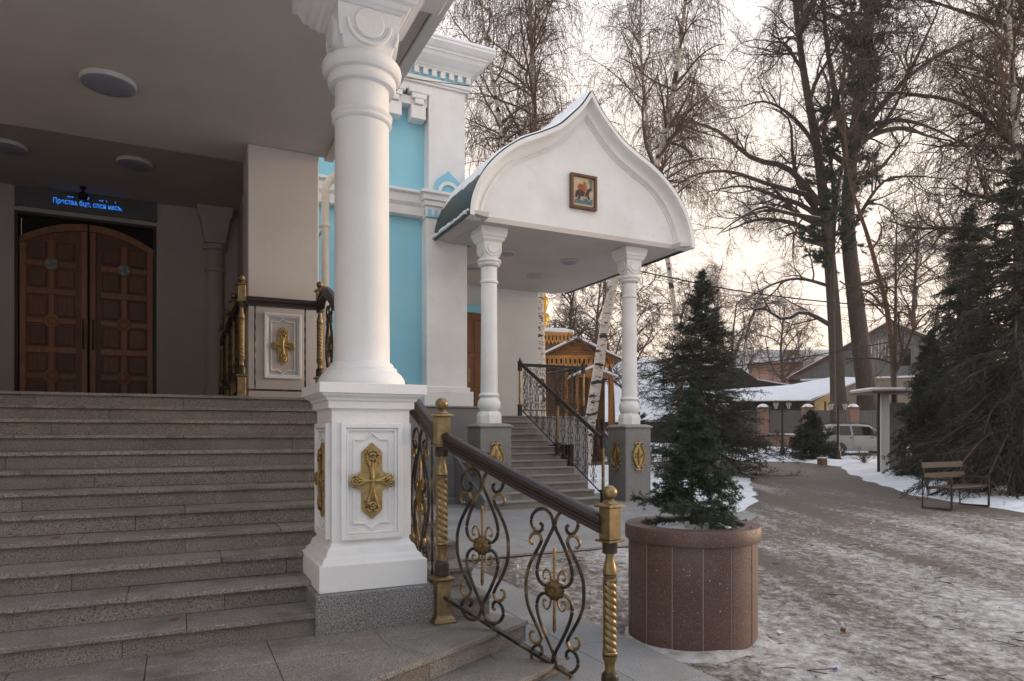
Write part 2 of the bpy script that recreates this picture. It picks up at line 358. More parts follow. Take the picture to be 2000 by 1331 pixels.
sy = N.new('ShaderNodeSeparateXYZ'); L.new(rot.outputs[0], sy.inputs[0])
far = mr(sy.outputs['Y'], 5, 16, .075, -.065)           # the ice thins out further along the lane, where cars turn
k = mth('ADD', mth('ADD', mth('MULTIPLY', fine, .8), mth('MULTIPLY', track, .95)), mth('MULTIPLY', big, .35)); k = mth('ADD', k, far)
ice = mr(k, 1.03, 1.20)
brown = mxc(mr(fine, .35, .65), (.082, .063, .049), (.162, .124, .098)); brown = mxc(mr(grit, .55, .7), brown, (.045, .032, .026))
icec = mxc(mr(nz(11, (1, 1.4, 1), 6), .35, .65), (.33, .30, .28), (.66, .645, .635))
L.new(mxc(ice, brown, icec), P.inputs['Base Color']); P.inputs['Roughness'].default_value = .62
bp = N.new('ShaderNodeBump'); bp.inputs['Strength'].default_value = .8; bp.inputs['Distance'].default_value = .035
L.new(mth('ADD', fine, mth('MULTIPLY', grit, .25)), bp.inputs['Height']); L.new(bp.outputs[0], P.inputs['Normal'])
rows = np.unique(np.concatenate([np.arange(2.6, 12, .07), np.arange(12, 29.6, .2), [18, 24]])); nn = 110; V = []
for d in rows:
    a, b = float(ground_w(d)), float(ground_e(d)); jig = .22*wob(d, 0, .9); jb = .3*wob(d, 5, .8)
    for i in range(nn+1):
        l = (a+jig)+(b+jb-a-jig)*i/nn; x, y = d*FX+l*RX, d*FY+l*RY
        V.append((x, y, float(gz(x, y))-.040+.014*wob(x, y, 1.2, 2)+.010*wob(x, y, 4, 3)+.009*wob(x, y, 11, 5)))
idx = np.arange(len(V)).reshape(len(rows), nn+1)
Q = np.stack([idx[:-1,:-1], idx[:-1,1:], idx[1:,1:], idx[1:,:-1]], -1).reshape(-1, 4)[:, ::-1]
me = npmesh('driveway', V, [Q]); smooth(me, 60); tag(put('driveway', me, None, DRIVE), kind='structure')
# paving: pieces clipped to an outline
def clip(poly, x0, x1, y0, y1):
    for ax, v, sgn in ((0, x0, 1), (0, x1, -1), (1, y0, 1), (1, y1, -1)):
        out = []
        for i in range(len(poly)):
            a, b = poly[i-1], poly[i]; ia, ib = (a[ax]-v)*sgn >= 0, (b[ax]-v)*sgn >= 0
            if ia != ib:
                t = (v-a[ax])/(b[ax]-a[ax]); out.append((a[0]+(b[0]-a[0])*t, a[1]+(b[1]-a[1])*t))
            if ib: out.append(b)
        poly = out
        if len(poly) < 3: return []
    return poly
def area(p): return abs(sum(p[i-1][0]*p[i][1]-p[i][0]*p[i-1][1] for i in range(len(p))))/2
def slabs(parent, poly, xs, ys, z0, z1, m, name='paving_slab', gap=.002, stag=0, bev=.003, uneven=.0012):
    for j in range(len(ys)-1):
        s = stag*(j % 2)
        for i in range(len(xs)-1):
            p = clip(poly, xs[i]+gap+s, xs[i+1]-gap+s, ys[j]+gap, ys[j+1]-gap)
            if len(p) < 3 or area(p) < .004: continue
            dz = random.uniform(-uneven, uneven)
            B().prism(p, z0, z1+dz, 'z').obj(name, m, parent, bevel=bev)
XS = 2.05                                          # right end of the main stairs
t = thing('paved_walkway', 'grey flamed granite walkway slabs beside the wide stairs and before the smaller porch', 'pavement', (4, 8, 0)); t['kind'] = 'structure'
B().prism([(XS-.1, 1.6), (3.04, 1.6), (3.04, 7.92), (7.4, 7.92), (9.9, 9.7), (10.15, 15.2), (1.8, 15.2), (1.8, 4.6)], -.25, -.012, 'z').obj('bedding', MORTAR, t)
slabs(t, [(XS-.1, 1.6), (3.05, 1.6), (3.05, 7.9), (XS-.1, 7.9)], np.array([XS-.1, 2.56, 3.06]), np.arange(1.6, 8.0, .9), -.03, 0, PAVE)
slabs(t, [(1.8, 7.9), (7.4, 7.9), (9.9, 9.7), (10.15, 15.2), (1.8, 15.2)], np.arange(1.8, 10.6, 1.2), np.arange(7.9, 15.3, .6), -.03, 0, PAVE, stag=.3)
# ================================================================ MAIN STAIRS
R_, T_, Y0 = .145, .337, 4.60
ZP = .226; ZL = ZP+12*R_                            # platform, church floor
st = thing('main_staircase', 'wide brown grey granite staircase of twelve steps up to the wooden church doors', 'stairs', (-.7, 6, 0))
b = B()
prof = [(Y0+.02, .02)]
for k in range(1, 13): prof += [(Y0+T_*(k-1)+.02, ZP+R_*k-.034)] if k == 1 else [(Y0+T_*(k-1)+.02, ZP+R_*(k-1)-.034), (Y0+T_*(k-1)+.02, ZP+R_*k-.034)]
prof += [(14.3, ZL-.034), (14.3, .02)]
b.prism(prof, -4.9, XS-.012, 'x').obj('core', MORTAR, st)
LEN = 1.34
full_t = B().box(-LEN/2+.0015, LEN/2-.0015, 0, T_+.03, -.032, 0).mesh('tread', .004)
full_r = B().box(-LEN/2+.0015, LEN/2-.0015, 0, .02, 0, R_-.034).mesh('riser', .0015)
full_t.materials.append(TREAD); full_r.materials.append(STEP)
for k in range(1, 13):
    yk = Y0+T_*(k-1); zk = ZP+R_*k
    for kind in ('tread', 'riser'):
        x = XS; off = [.0, .67, .33, .9][(k+(kind == 'riser')) % 4]
        ln = LEN-off if LEN-off > .25 else LEN
        while x > -4.4:
            if abs(ln-LEN) < 1e-6:
                if kind == 'tread': share('tread', full_t, st, (x-ln/2, yk-.03, zk+random.uniform(-.0015, .0015)))
                else: share('riser', full_r, st, (x-ln/2, yk+random.uniform(0, .002), zk-R_+.0005))
            else:
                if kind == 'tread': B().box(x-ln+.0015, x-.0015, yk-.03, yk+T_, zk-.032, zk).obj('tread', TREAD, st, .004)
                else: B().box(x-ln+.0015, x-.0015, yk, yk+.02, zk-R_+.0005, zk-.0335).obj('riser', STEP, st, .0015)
            x -= ln; ln = LEN
# floor of the porch
slabs(st, [(-4.9, 8.60), (XS, 8.60), (XS, 14.0), (-4.9, 14.0)], np.arange(-4.9, 2.3, .9), np.arange(8.6, 14.1, .9), ZL-.03, ZL, TREAD, 'floor_slab')
# end cheek of the stairs
b = B(); pr = [(Y0+.03, .0)]
for k in range(1, 13): pr += [(Y0+T_*(k-1)+.03, ZP+R_*(k-1)-.0), (Y0+T_*(k-1)+.03, ZP+R_*k-.036)]
pr += [(9.5, ZL-.036), (9.5, .0)]
b.prism(pr, XS-.011, XS-.002, 'x').obj('end_cladding', GRAN, st)
# flared platform and lower step in front (front edges run askew to the stairs)
DX, DY = .884, .467
def line_pt(p, s): return (p[0]+DX*s, p[1]+DY*s)
pA = (2.22, 4.31); pB = (2.257, 3.854)
def flare(p, ztop, back, nm):
    poly = [(-4.0, back), (p[0]-.02, back), p, line_pt(p, -3.9), (-4.0, line_pt(p, -3.9)[1])]
    B().prism([(x-.06, y+.065) if i > 1 else (x-.06, y) for i, (x, y) in enumerate(poly)], -.1, ztop-.035, 'z').obj('core', MORTAR, st)
    # nosing course along the askew edge, then slabs behind it
    q = [line_pt(p, -s) for s in np.arange(0, 4.0, .98)]; nx, ny = -DY, DX; wd = .34
    for a, c in zip(q[:-1], q[1:]):
        a2 = (a[0]-DX*.0015, a[1]-DY*.0015); c2 = (c[0]+DX*.0015, c[1]+DY*.0015)
        pc = [c2, a2, (a2[0]+nx*wd, a2[1]+ny*wd), (c2[0]+nx*wd, c2[1]+ny*wd)]
        pc = clip(pc, -9, 2.3, -9, back)
        if len(pc) > 2: B().prism(pc, ztop-.033, ztop+random.uniform(-.001, .001), 'z').obj('tread', TREAD, st, .004)
        r0 = (a2[0]+nx*.03, a2[1]+ny*.03); r1 = (c2[0]+nx*.03, c2[1]+ny*.03)
        B().prism([r1, r0, (r0[0]+nx*.02, r0[1]+ny*.02), (r1[0]+nx*.02, r1[1]+ny*.02)], ztop-R_-.01, ztop-.0345, 'z').obj('riser', STEP, st, .0015)
    e = (p[0]+nx*(wd+.003), p[1]+ny*(wd+.003))
    poly2 = [(-4.0, back), (max(e[0], p[0]-.16), back), e, (e[0]-DX*3.9, e[1]-DY*3.9), (-4.0, e[1]-DY*3.9)]
    slabs(st, poly2, np.arange(-4.19, 2.9, .67), np.array([2.0, 2.7, 3.3, 3.75, 4.15, 4.385, 4.62]), ztop-.033, ztop, TREAD, 'floor_slab')
    # right-hand end face
    B().prism([(p[0]-.022, p[1]+.02), (p[0]-.012, p[1]+.02), (p[0]-.035, back), (p[0]-.045, back)], ztop-R_-.01, ztop-.0345, 'z').obj('riser', STEP, st, .0015)
flare(pA, ZP, Y0+.02, 'platform')
flare(pB, ZP-R_, 4.33, 'lower')
# ================================================================ CHURCH
ch = thing('church', 'white and sky blue plastered church wall with stepped cornice and corner pilaster', 'church', (3.9, 16, 0))
YW, YP = 14.95, 14.60
def part(name, b, m=WHITE, parent=None, bevel=.006, sm=None): return b.obj(name, m, parent or ch, bevel, sm)
part('wall', B().box(1.7, 5.05, YW, YW+.45, .95, 9.66), BLUE, bevel=0)
part('plinth', B().box(1.7, 6.12, YP-.30, YW+.4, -.1, 2.12).box(1.7, 6.2, YP-.52, YP-.302, -.1, .13), GRAN, bevel=.01)
part('coping', B().box(1.7, 6.16, YP-.34, YW-.02, 2.123, 2.16), PAVE)
# corner pilaster
part('pilaster', B().box(4.97, 5.94, YP, YW+.5, 2.17, 6.38).box(5.03, 5.90, YP+.03, YW+.5, 6.95, 9.335), bevel=.008)
part('pilaster_base', B().box(4.88, 6.06, YP-.10, YW+.3, 2.163, 2.50).box(4.93, 6.0, YP-.05, YW+.3, 2.50, 2.60), bevel=.012)
part('side_wall', B().box(5.30, 5.88, YW+.52, 18.38, -.1, 9.66), STUCCO, bevel=0)
# string course with its break round the pilaster
prof = [(.0, 6.42), (.05, 6.44), (.07, 6.62), (.13, 6.70), (.15, 6.86), (.22, 6.90), (.22, 6.955), (.0, 6.99)]
part('string_course', B().prism([(YW-.12-a, z) for a, z in prof]+[(YW+.05, 6.99), (YW+.05, 6.42)], 1.7, 4.95, 'x'), WHITE)
prof2 = [(.0, 6.383), (.03, 6.383), (.03, 6.62), (.07, 6.63), (.07, 6.74), (.11, 6.75), (.11, 6.87), (.17, 6.885), (.17, 6.948)]
part('capital', B().lathe([(.485+a, z) for a, z in prof2], sq=True, c=(5.455, YP+.485, 0)), WHITE)
fl = B()
for xa in np.arange(4.99, 5.9, .155): fl.box(xa, xa+.075, YP-.036, YP-.012, 6.43, 6.56)
fl.box(4.97, 5.94, YP-.034, YP-.010, 6.383, 6.43)
for ya in np.arange(YP+.02, YW-.1, .155): fl.box(4.934, 4.958, ya, ya+.075, 6.43, 6.56)
part('blue_notches', fl, BLUE, bevel=0)
# small ogee niche on the pilaster
def ogee(cx, z0, w, h, n=9):
    c = [(1, 0), (.985, .18), (.90, .40), (.74, .58), (.50, .72), (.28, .82), (.12, .91), (0, 1)]
    c = [tuple(q) for q in spline(c, 4)]
    return [(cx-w*a, z0+h*z) for a, z in c]+[(cx+w*a, z0+h*z) for a, z in c[-2::-1]]
def halfr(cx, z0, r, n=14): return [(cx-r*math.cos(pi*i/n), z0+r*math.sin(pi*i/n)) for i in range(n+1)]
part('niche', B().prism(ogee(5.47, 6.952, .34, .53), YP-.045, YP+.028, 'y'), BLUE, bevel=.006)
part('niche_arch', B().band(halfr(5.47, 6.955, .265), halfr(5.47, 6.955, .185), YP-.085, YP-.046, 'y'), WHITE, bevel=.006)
# upper panel corbels between pilaster and the corner out of sight
cb = B()
for i, xa in enumerate(np.arange(2.0, 4.9, .56)):
    cb.box(xa-.17, xa+.17, YW-.30, YW-.004, 8.56, 8.86)
    for q, w_, z_ in ((.30, .10, 8.87), (.31, .17, 8.985), (.32, .24, 9.10)):
        cb.box(xa-w_, xa+w_, YW-q-.06, YW-q+.14, z_, z_+.11)
part('corbel', cb.box(1.7, 5.02, YW-.26, YW-.004, 8.87, 9.06), WHITE, bevel=.008)
part('frieze', B().box(1.7, 5.95, YP+.0, YW+.5, 9.472, 9.664), BLUE, bevel=.0)
part('moulding', B().box(1.7, 5.985, YP-.025, YW+.5, 9.338, 9.385), WHITE, bevel=.006); part('moulding', B().box(1.7, 6.02, YP-.06, YW+.5, 9.387, 9.47), WHITE, bevel=.006)
part('panel_head', B().box(1.7, 5.029, YP+.032, YW+.45, 9.18, 9.335), WHITE, bevel=.006)
for xa in np.arange(2.05, 6.0, .205):
    share('dentil', None or (globals().setdefault('DENT', B().box(-.056, .056, -.075, 0, 0, .138).mesh('dentil', .004))), ch, (xa, YP-.001, 9.527))
DENT.materials.append(WHITE)
for ya in np.arange(YP+.1, YW+.4, .205): share('dentil', DENT, ch, (5.951, ya, 9.527), (0, 0, pi/2))
part('band', B().box(1.7, 6.03, YP-.085, YW+.5, 9.667, 9.70), WHITE)
cor = [(.08, 9.702), (.11, 9.725), (.13, 9.75), (.20, 9.79), (.30, 9.87), (.335, 9.93), (.34, 9.945), (.375, 9.95), (.375, 9.995), (.42, 10.01), (.47, 10.06), (.49, 10.085), (.505, 10.09), (.505, 10.15)]
part('cornice', B().lathe([(3.0+a, z) for a, z in cor], sq=True, c=(5.94-3.0, YP+3.0, 0)), WHITE, bevel=.006)
sn = B().lathe([(3.495, 10.152), (3.52, 10.18), (3.48, 10.25), (3.3, 10.29), (2.5, 10.34)], sq=True, c=(5.94-3.0, YP+3.0, 0))
part('roof_snow', sn, SNOW, bevel=.02)
# rear wing wall behind the small porch, with the orange door in a blue surround
part('wing_wall', B().box(8.30, 9.82, 18.42, 18.9, -.1, 6.6).box(5.9, 8.30, 18.62, 18.9, -.1, 6.6), STUCCO, bevel=.01)
part('door_surround', B().box(7.10, 7.30, 18.40, 18.618, 2.02, 5.30).box(8.12, 8.298, 18.40, 18.618, 2.02, 5.30).box(7.302, 8.118, 18.40, 18.618, 5.06, 5.30), BLUE)
dl = part('door', B().box(7.30, 8.12, 18.50, 18.56, 2.03, 5.055), DOORW2, bevel=.004)
for z0_, z1_ in ((2.2, 2.75), (2.9, 3.75), (3.9, 4.85)):
    for x0_ in (7.38, 7.74): part('door_panel', B().box(x0_, x0_+.28, 18.475, 18.505, z0_, z1_), DOORW2, dl, .02)
part('handle', B().box(7.54, 7.60, 18.46, 18.50, 3.05, 3.45).tube([(7.57, 18.43, 3.3), (7.66, 18.43, 3.3)], .012), BRASS, dl, .004)
# narthex block behind the main porch: door wall, side wall, ceiling
NY = 14.0
nx0, nx1, nz1 = -2.49, -.37, 5.30                   # doorway
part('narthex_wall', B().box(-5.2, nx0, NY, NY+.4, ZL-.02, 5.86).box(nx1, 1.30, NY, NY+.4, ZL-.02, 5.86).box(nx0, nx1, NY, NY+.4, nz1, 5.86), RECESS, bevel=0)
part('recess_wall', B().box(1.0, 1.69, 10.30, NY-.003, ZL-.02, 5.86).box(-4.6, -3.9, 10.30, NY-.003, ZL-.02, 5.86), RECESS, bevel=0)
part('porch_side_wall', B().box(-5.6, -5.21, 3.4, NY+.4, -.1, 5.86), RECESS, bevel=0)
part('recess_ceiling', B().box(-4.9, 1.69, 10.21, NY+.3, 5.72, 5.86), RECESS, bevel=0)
part('door_reveal', B().box(nx0, nx0+.05, NY-.012, NY+.3, ZL, nz1).box(nx1-.05, nx1, NY-.012, NY+.3, ZL, nz1).box(nx0+.052, nx1-.052, NY-.012, NY+.3, nz1-.05, nz1), GRIM, bevel=.004)
part('doorway_dark', B().box(nx0+.05, nx1-.05, NY+.30, NY+.36, ZL, nz1), BLACK, bevel=0)
# two carved door leaves under a shallow arch
mid = (nx0+nx1)/2; halfw = (nx1-nx0)/2-.055
def archz(x): return nz1-.09-.32*((x-mid)/halfw)**2
for sgn, lab in ((-1, None), (1, None)):
    xs = [mid+sgn*(.012+(halfw-.012)*i/14) for i in range(15)]
    pts = [(x, archz(x)) for x in xs]
    lf = part('door_leaf', B().prism([(xs[0], ZL+.02)]+pts+[(xs[-1], ZL+.02)], NY+.10, NY+.15, 'y'), DOORW, bevel=.003)
    xa, xb = sorted((xs[1], xs[-1])); xa += .10; xb -= .10
    part('arch_rail', B().band(pts, [(x, z-.12) for x, z in pts], NY+.06, NY+.098, 'y'), DOORL, lf, .004)
    for x in (xs[0]+sgn*.055, xs[-1]-sgn*.05): part('stile', B().box(x-.045, x+.045, NY+.062, NY+.099, ZL+.02, archz(x)-.13), DOORL, lf, .005)
    zr = [ZL+.12, ZL+1.02, ZL+2.02]
    for z in zr: part('rail', B().box(xa+.0, xb-.0, NY+.064, NY+.098, z-.05, z+.05), DOORL, lf, .005)
    xm = (xa+xb)/2
    for i, z in enumerate(zr):
        zt = (zr[i+1] if i < 2 else min(archz(xa), archz(xb))-.02)-.05; z += .05; zm = (z+zt)/2
        for X0, X1 in ((xa, xm-.05), (xm+.05, xb)):
            for Z0, Z1 in ((z, zm-.05), (zm+.05, zt)):
                part('door_panel', B().box(X0+.025, X1-.025, NY+.076, NY+.099, Z0+.035, Z1-.035), DOORW, lf, .018)
        part('cross_bar', B().box(xm-.042, xm+.042, NY+.068, NY+.098, z, zt).box(xa, xb, NY+.07, NY+.0975, zm-.042, zm+.042), DOORL, lf, .004)
        part('boss', B().lathe([(.0, -.02), (.05, -.018), (.075, -.004), (.09, -.012), (.115, -.01), (.12, .0)], 24).xf(Matrix.Translation((xm, NY+.066, zm)) @ Matrix.Rotation(pi/2, 4, 'X') @ Matrix.Scale(-1, 4, (0, 0, 1))), DOORL, lf, 0, 40)
        if i == 2:
            md = part('medallion', B().lathe([(.0, 0), (.082, 0), (.086, .012), (0, .014)], 24).xf(Matrix.Translation((xm, NY+.052, zm)) @ Matrix.Rotation(pi/2, 4, 'X')), mat('enamel_medallion', (.30, .31, .32), (.10, .11, .12), scale=16, rough=.4), lf, 0, 40)
    part('handle', B().tube([(xs[0]+sgn*.06, NY+.02, ZL+1.05), (xs[0]+sgn*.06, NY-.01, ZL+1.12), (xs[0]+sgn*.06, NY-.01, ZL+1.5), (xs[0]+sgn*.06, NY+.02, ZL+1.57)], .016), PATINA, lf, 0, 40)
# slim half column at the end of the door wall
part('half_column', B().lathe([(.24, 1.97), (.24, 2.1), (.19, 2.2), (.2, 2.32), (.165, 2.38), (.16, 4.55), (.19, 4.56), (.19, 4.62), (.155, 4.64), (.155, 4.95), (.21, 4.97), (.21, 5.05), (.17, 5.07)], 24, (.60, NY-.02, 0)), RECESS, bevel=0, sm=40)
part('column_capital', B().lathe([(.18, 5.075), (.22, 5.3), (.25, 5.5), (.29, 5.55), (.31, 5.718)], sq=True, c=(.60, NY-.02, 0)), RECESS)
# ================================================================ MAIN PORCH CANOPY and PIERS
pc = thing('entrance_canopy', 'large flat white canopy ceiling over the main church stairs', 'canopy', (-1.5, 7, 5.31))
ZC = 5.312
B().prism([(-5.2, 3.4), (2.02, 3.4), (2.02, 9.56), (1.7, 9.56), (1.7, 10.205), (-5.2, 10.205)], ZC, ZC+.12, 'z').obj('ceiling', SHADEDW, pc)
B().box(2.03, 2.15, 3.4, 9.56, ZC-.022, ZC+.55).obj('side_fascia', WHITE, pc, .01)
B().box(1.78, 1.90, 3.42, 9.55, ZC-.05, ZC-.002).obj('soffit_band', SHADEDW, pc, .006)
B().box(-5.2, 2.15, 3.2, 3.398, ZC-.022, ZC+.55).obj('front_fascia', WHITE, pc, .01)
B().box(-5.2, 2.02, 3.4, 9.55, ZC+.121, ZC+.55).obj('roof', WHITE, pc)
B().box(.72, 2.02, 4.35, 5.62, ZC-.16, ZC-.052).obj('beam_pad', WHITE, pc, .01)
def pier(x0, label):
    p = thing('pier', label, 'pier', (x0+.45, 9.9, ZL), 'square white piers at the back of the entrance porch')
    B().box(x0, x0+.90, 9.50, 10.20, ZL-.01, ZC-.001).obj('shaft', SHADEDW, p, .012)  # white pier, its shade under the canopy put into the colour
    return p
pr_ = pier(.80, 'square white pier at the back right of the main porch, with a gold cross panel')
pier(-4.66, 'square white pier at the far left of the main porch')
# framed panel with a pointed inner field and a gilt cross; built facing -Y round its own origin (centre)
def ptd(w, h, q=.035, e=.05):
    return [(-w, -h), (-e, -h), (0, -h-q), (e, -h), (w, -h), (w, h), (e, h), (0, h+q), (-e, h), (-w, h)]
def rect(w, h): return [(-w, -h), (w, -h), (w, h), (-w, h)]
def panel(parent, c, rotz, w, h, k=1.0):
    M_ = Matrix.Translation(c) @ Matrix.Rotation(rotz, 4, 'Z')
    fr = B().band(rect(w, h), rect(w-.035*k, h-.035*k), -.030*k, .002, 'y', True).band(rect(w-.036*k, h-.036*k), rect(w-.055*k, h-.055*k), -.018*k, .002, 'y', True).xf(M_).obj('panel_frame', WHITE, parent, .004*k)
    w2, h2 = w-.085*k, h-.105*k
    B().band(ptd(w2, h2, .045*k, .055*k), ptd(w2-.014*k, h2-.014*k, .045*k, .055*k), -.014*k, .002, 'y', True).xf(M_).obj('pointed_field', WHITE, fr, .003*k)
    cr = B().prism([(x*k, z*k) for x, z in [(0, -.266), (.071, -.2), (.071, -.07), (.10, -.05), (.10, .05), (.071, .07), (.071, .2), (0, .266), (-.071, .2), (-.071, .07), (-.10, .05), (-.10, -.05), (-.071, -.07), (-.071, -.2)]], -.022*k, .0, 'y').xf(M_).obj('gold_cross', GOLD, parent, .004*k)
    rl = B()
    for a, ln in ((0, .15), (pi/2, .21), (pi, .15), (3*pi/2, .21)):
        Ra = Matrix.Rotation(-a, 4, 'Y')
        def T(x, z, y=-.032): v = Ra @ Vector((x*k, y*k, z*k)); return tuple(v)
        for s in (-1, 1):
            rl.tube([T(.012, .004*s), T(ln*.45, .012*s), T(ln*.68, .030*s), T(ln*.86, .040*s, -.03), T(ln*.98, .026*s), T(ln*1.0, .006*s)], np.array([.006, .011, .011, .010, .010, .008])*k, 6)
            n_ = 10; rl.tube([T(ln*.68+.013*math.cos(q), .030*s+.013*math.sin(q), -.036) for q in np.linspace(0, 2*pi, n_)], .006*k, 5)
        rl.tube([T(.0, 0, -.038), T(ln*.6, 0, -.034), T(ln*.66, 0, -.03)], np.array([.012, .009, .004])*k, 6)
        rl.tube([T(ln*.80+.020*math.cos(q), .020*math.sin(q), -.038) for q in np.linspace(0, 2*pi, 12)], .008*k, 6)
        rl.tube([T(ln*.80-.006, 0, -.04), T(ln*.80+.006, 0, -.042)], .009*k, 6)
    rl.lathe([(.0, .0), (.02, .002), (.026, .012), (.02, .02), (.0, .022)], 12, (0, 0, 0)).xf(Matrix.Identity(4))
    rl.xf(M_).obj('relief', GOLD, cr, 0, 50)
panel(pr_, (1.235, 9.499, 2.70), 0, .235, .43, .97)
# LED sign board, camera dome, lamps
sg = thing('led_sign', 'dark strip sign over the church doors with glowing blue Slavonic lettering', 'sign', (-1.4, 13.95, 5.5))
B().box(-2.47, -.37, 13.94, 13.988, 5.37, 5.70).obj('board', mat('grey_sign_board', (.10, .10, .104), (.09, .09, .092), rough=.4), sg, .004)
cu = bpy.data.curves.new('text', 'FONT'); cu.body = 'Престаѧ бце, спси насъ.'; cu.size = .135; cu.extrude = .003; cu.offset = .001
try: cu.body = 'Прест\u0430\u0301\u0467 бц\u0435, спси\u0300 н\u0430\u0301съ.'; cu.body = 'Престаѧ бце, спси насъ.'
except Exception: pass
to = bpy.data.objects.new('text_tmp', cu); COL.objects.link(to); bpy.context.view_layer.update()
tm = bpy.data.meshes.new_from_object(to.evaluated_get(bpy.context.evaluated_depsgraph_get())); bpy.data.objects.remove(to)
xsv = [v.co.x for v in tm.vertices]; w_ = max(xsv)-min(xsv); kx = 1.03/w_
tm.transform(Matrix.Translation((-1.94, 13.937, 5.487)) @ Matrix.Rotation(pi/2, 4, 'X') @ Matrix.Diagonal((kx, .92, 1, 1)))
put('lettering', tm, sg, LED)
mk = B()                                             # the small marks above the letters
def stroke(f, dz, dx, dz2): mk.tube([(-1.94+1.03*f, 13.937, 5.487+dz), (-1.94+1.03*f+dx, 13.937, 5.487+dz+dz2)], .0065, 4)
for f in (.20, .66): stroke(f, .125, .022, .012); stroke(f+.022, .137, .022, -.012); stroke(f+.044, .125, .022, .012)
stroke(.275, .118, .012, .026); stroke(.895, .118, .012, .026); stroke(.765, .144, .012, -.026)
stroke(.475, .15, .022, .02); stroke(.497, .17, .018, -.03); stroke(.46, .128, .05, 0)
mk.obj('accent_marks', LED, sg)['kind'] = 'stuff'
for x in (-2.455, -.385):
    B().box(x-.012, x+.012, 13.925, 13.945, 5.35, 5.385).obj('bracket', GRIM, sg)
cd = thing('security_camera', 'small black dome camera hanging from the ceiling above the sign', 'camera', (-1.46, 13.6, 5.72))
B().lathe([(.05, 5.719), (.05, 5.68), (.02, 5.67), (.02, 5.62)], 16, (-1.46, 13.6, 0)).obj('mount', BLACK, cd, 0, 40)
B().lathe([(.02, 5.63), (.06, 5.61), (.072, 5.56), (.055, 5.51), (.0, 5.49)], 20, (-1.46, 13.6, 0)).obj('dome', BLACK, cd, 0, 60)
def ceil_lamp(x, y, z, r, label, group):
    l = thing('ceiling_lamp', label, 'ceiling lamp', (x, y, z), group)
    B().lathe([(r*.96, 0), (r, -.012), (r, -.05), (r*.965, -.058)], 40, (x, y, z-.001)).obj('rim', LAMPR, l, 0, 40)
    B().lathe([(r*.95, -.059), (r*.9, -.066), (r*.5, -.074), (0, -.076)], 40, (x, y, z-.001)).obj('diffuser', LAMPW, l, 0, 60)
gl = 'round lamps on the main porch ceiling'
ceil_lamp(-.68, 8.46, ZC, .27, 'large round ceiling lamp nearest the white column on the main porch', gl)
ceil_lamp(-.62, 12.0, 5.72, .25, 'round ceiling lamp in the dark recess right of the church doors', gl)
ceil_lamp(-2.24, 12.1, 5.72, .25, 'round ceiling lamp in the dark recess at the left edge of the photo', gl)
# rain pipe on the blue wall
rp_ = thing('downpipe', 'cream rain downpipe with an elbow on the blue wall beside the porch pier', 'pipe', (2.55, 13.6, 2))
B().tube([(2.56, 13.6, 2.1), (2.56, 13.6, 6.30)], .075, 16).obj('pipe', PIPE, rp_, 0, 40)
B().tube([(2.56, 13.6, 6.24), (2.575, 13.6, 6.36), (2.63, 13.6, 6.46), (3.1, 13.75, 7.05), (3.12, 13.76, 7.08)], .078, 16).obj('elbow', PIPE, rp_, 0, 50)
for z in (3.4, 5.55): B().lathe([(.082, z), (.088, z+.01), (.088, z+.07), (.082, z+.08)], 18, (2.56, 13.6, 0)).box(2.45, 2.67, 13.66, 13.70, z+.015, z+.06).box(2.535, 2.585, 13.68, YW-.01, z+.02, z+.05).obj('clamp', PIPE, rp_, 0, 40)
# ================================================================ GREAT COLUMN
CX, CY = 1.2, 4.98
cl = thing('column', 'tall white round column on a square white pedestal with gold crosses, at the stair edge', 'column', (CX, CY, ZP))
B().box(CX-.405, CX+.405, CY-.43, CY+.405, ZP-.05, .484).obj('granite_base', GRAN, cl, .005)
pd = B().lathe([(.372, .486), (.372, .662), (.350, .672), (.338, .70), (.318, .715), (.302, .76), (.284, .775), (.272, .80), (.272, 1.70), (.283, 1.712), (.300, 1.714), (.300, 1.762), (.312, 1.768), (.318, 1.785), (.345, 1.80), (.350, 1.812), (.370, 1.815), (.370, 1.884), (.2, 1.886)], sq=True, c=(CX, CY, 0)).obj('pedestal', WHITE, cl, .0025)
for rz, c in ((0, (CX, CY-.272, 1.215)), (-pi/2, (CX-.272, CY, 1.215)), (pi/2, (CX+.272, CY, 1.215))): panel(cl, c, rz, .215, .40)
B().lathe([(.31, 1.886), (.312, 1.905), (.305, 1.935), (.285, 1.965), (.262, 1.985), (.252, 1.992), (.250, 2.012), (.232, 2.02), (.222, 2.045), (.2, 2.06)], 64, (CX, CY, 0)).obj('column_base', WHITE, cl, 0, 28)
B().lathe([(.200, 2.05), (.197, 2.4), (.1945, 3.1), (.193, 3.79), (.193, 4.06)], 64, (CX, CY, 0)).obj('shaft', WHITE, cl, 0, 40)
B().lathe([(.192, 3.775), (.205, 3.78), (.215, 3.795), (.213, 3.812), (.207, 3.82), (.217, 3.832), (.219, 3.846), (.208, 3.862), (.192, 3.866)], 64, (CX, CY, 0)).obj('ring', WHITE, cl, 0, 40)
B().lathe([(.192, 4.035), (.232, 4.04), (.245, 4.06), (.247, 4.085), (.24, 4.105), (.235, 4.112), (.262, 4.118), (.28, 4.14), (.285, 4.17), (.278, 4.20), (.255, 4.222), (.2, 4.225)], 64, (CX, CY, 0)).obj('torus', WHITE, cl, 0, 30)
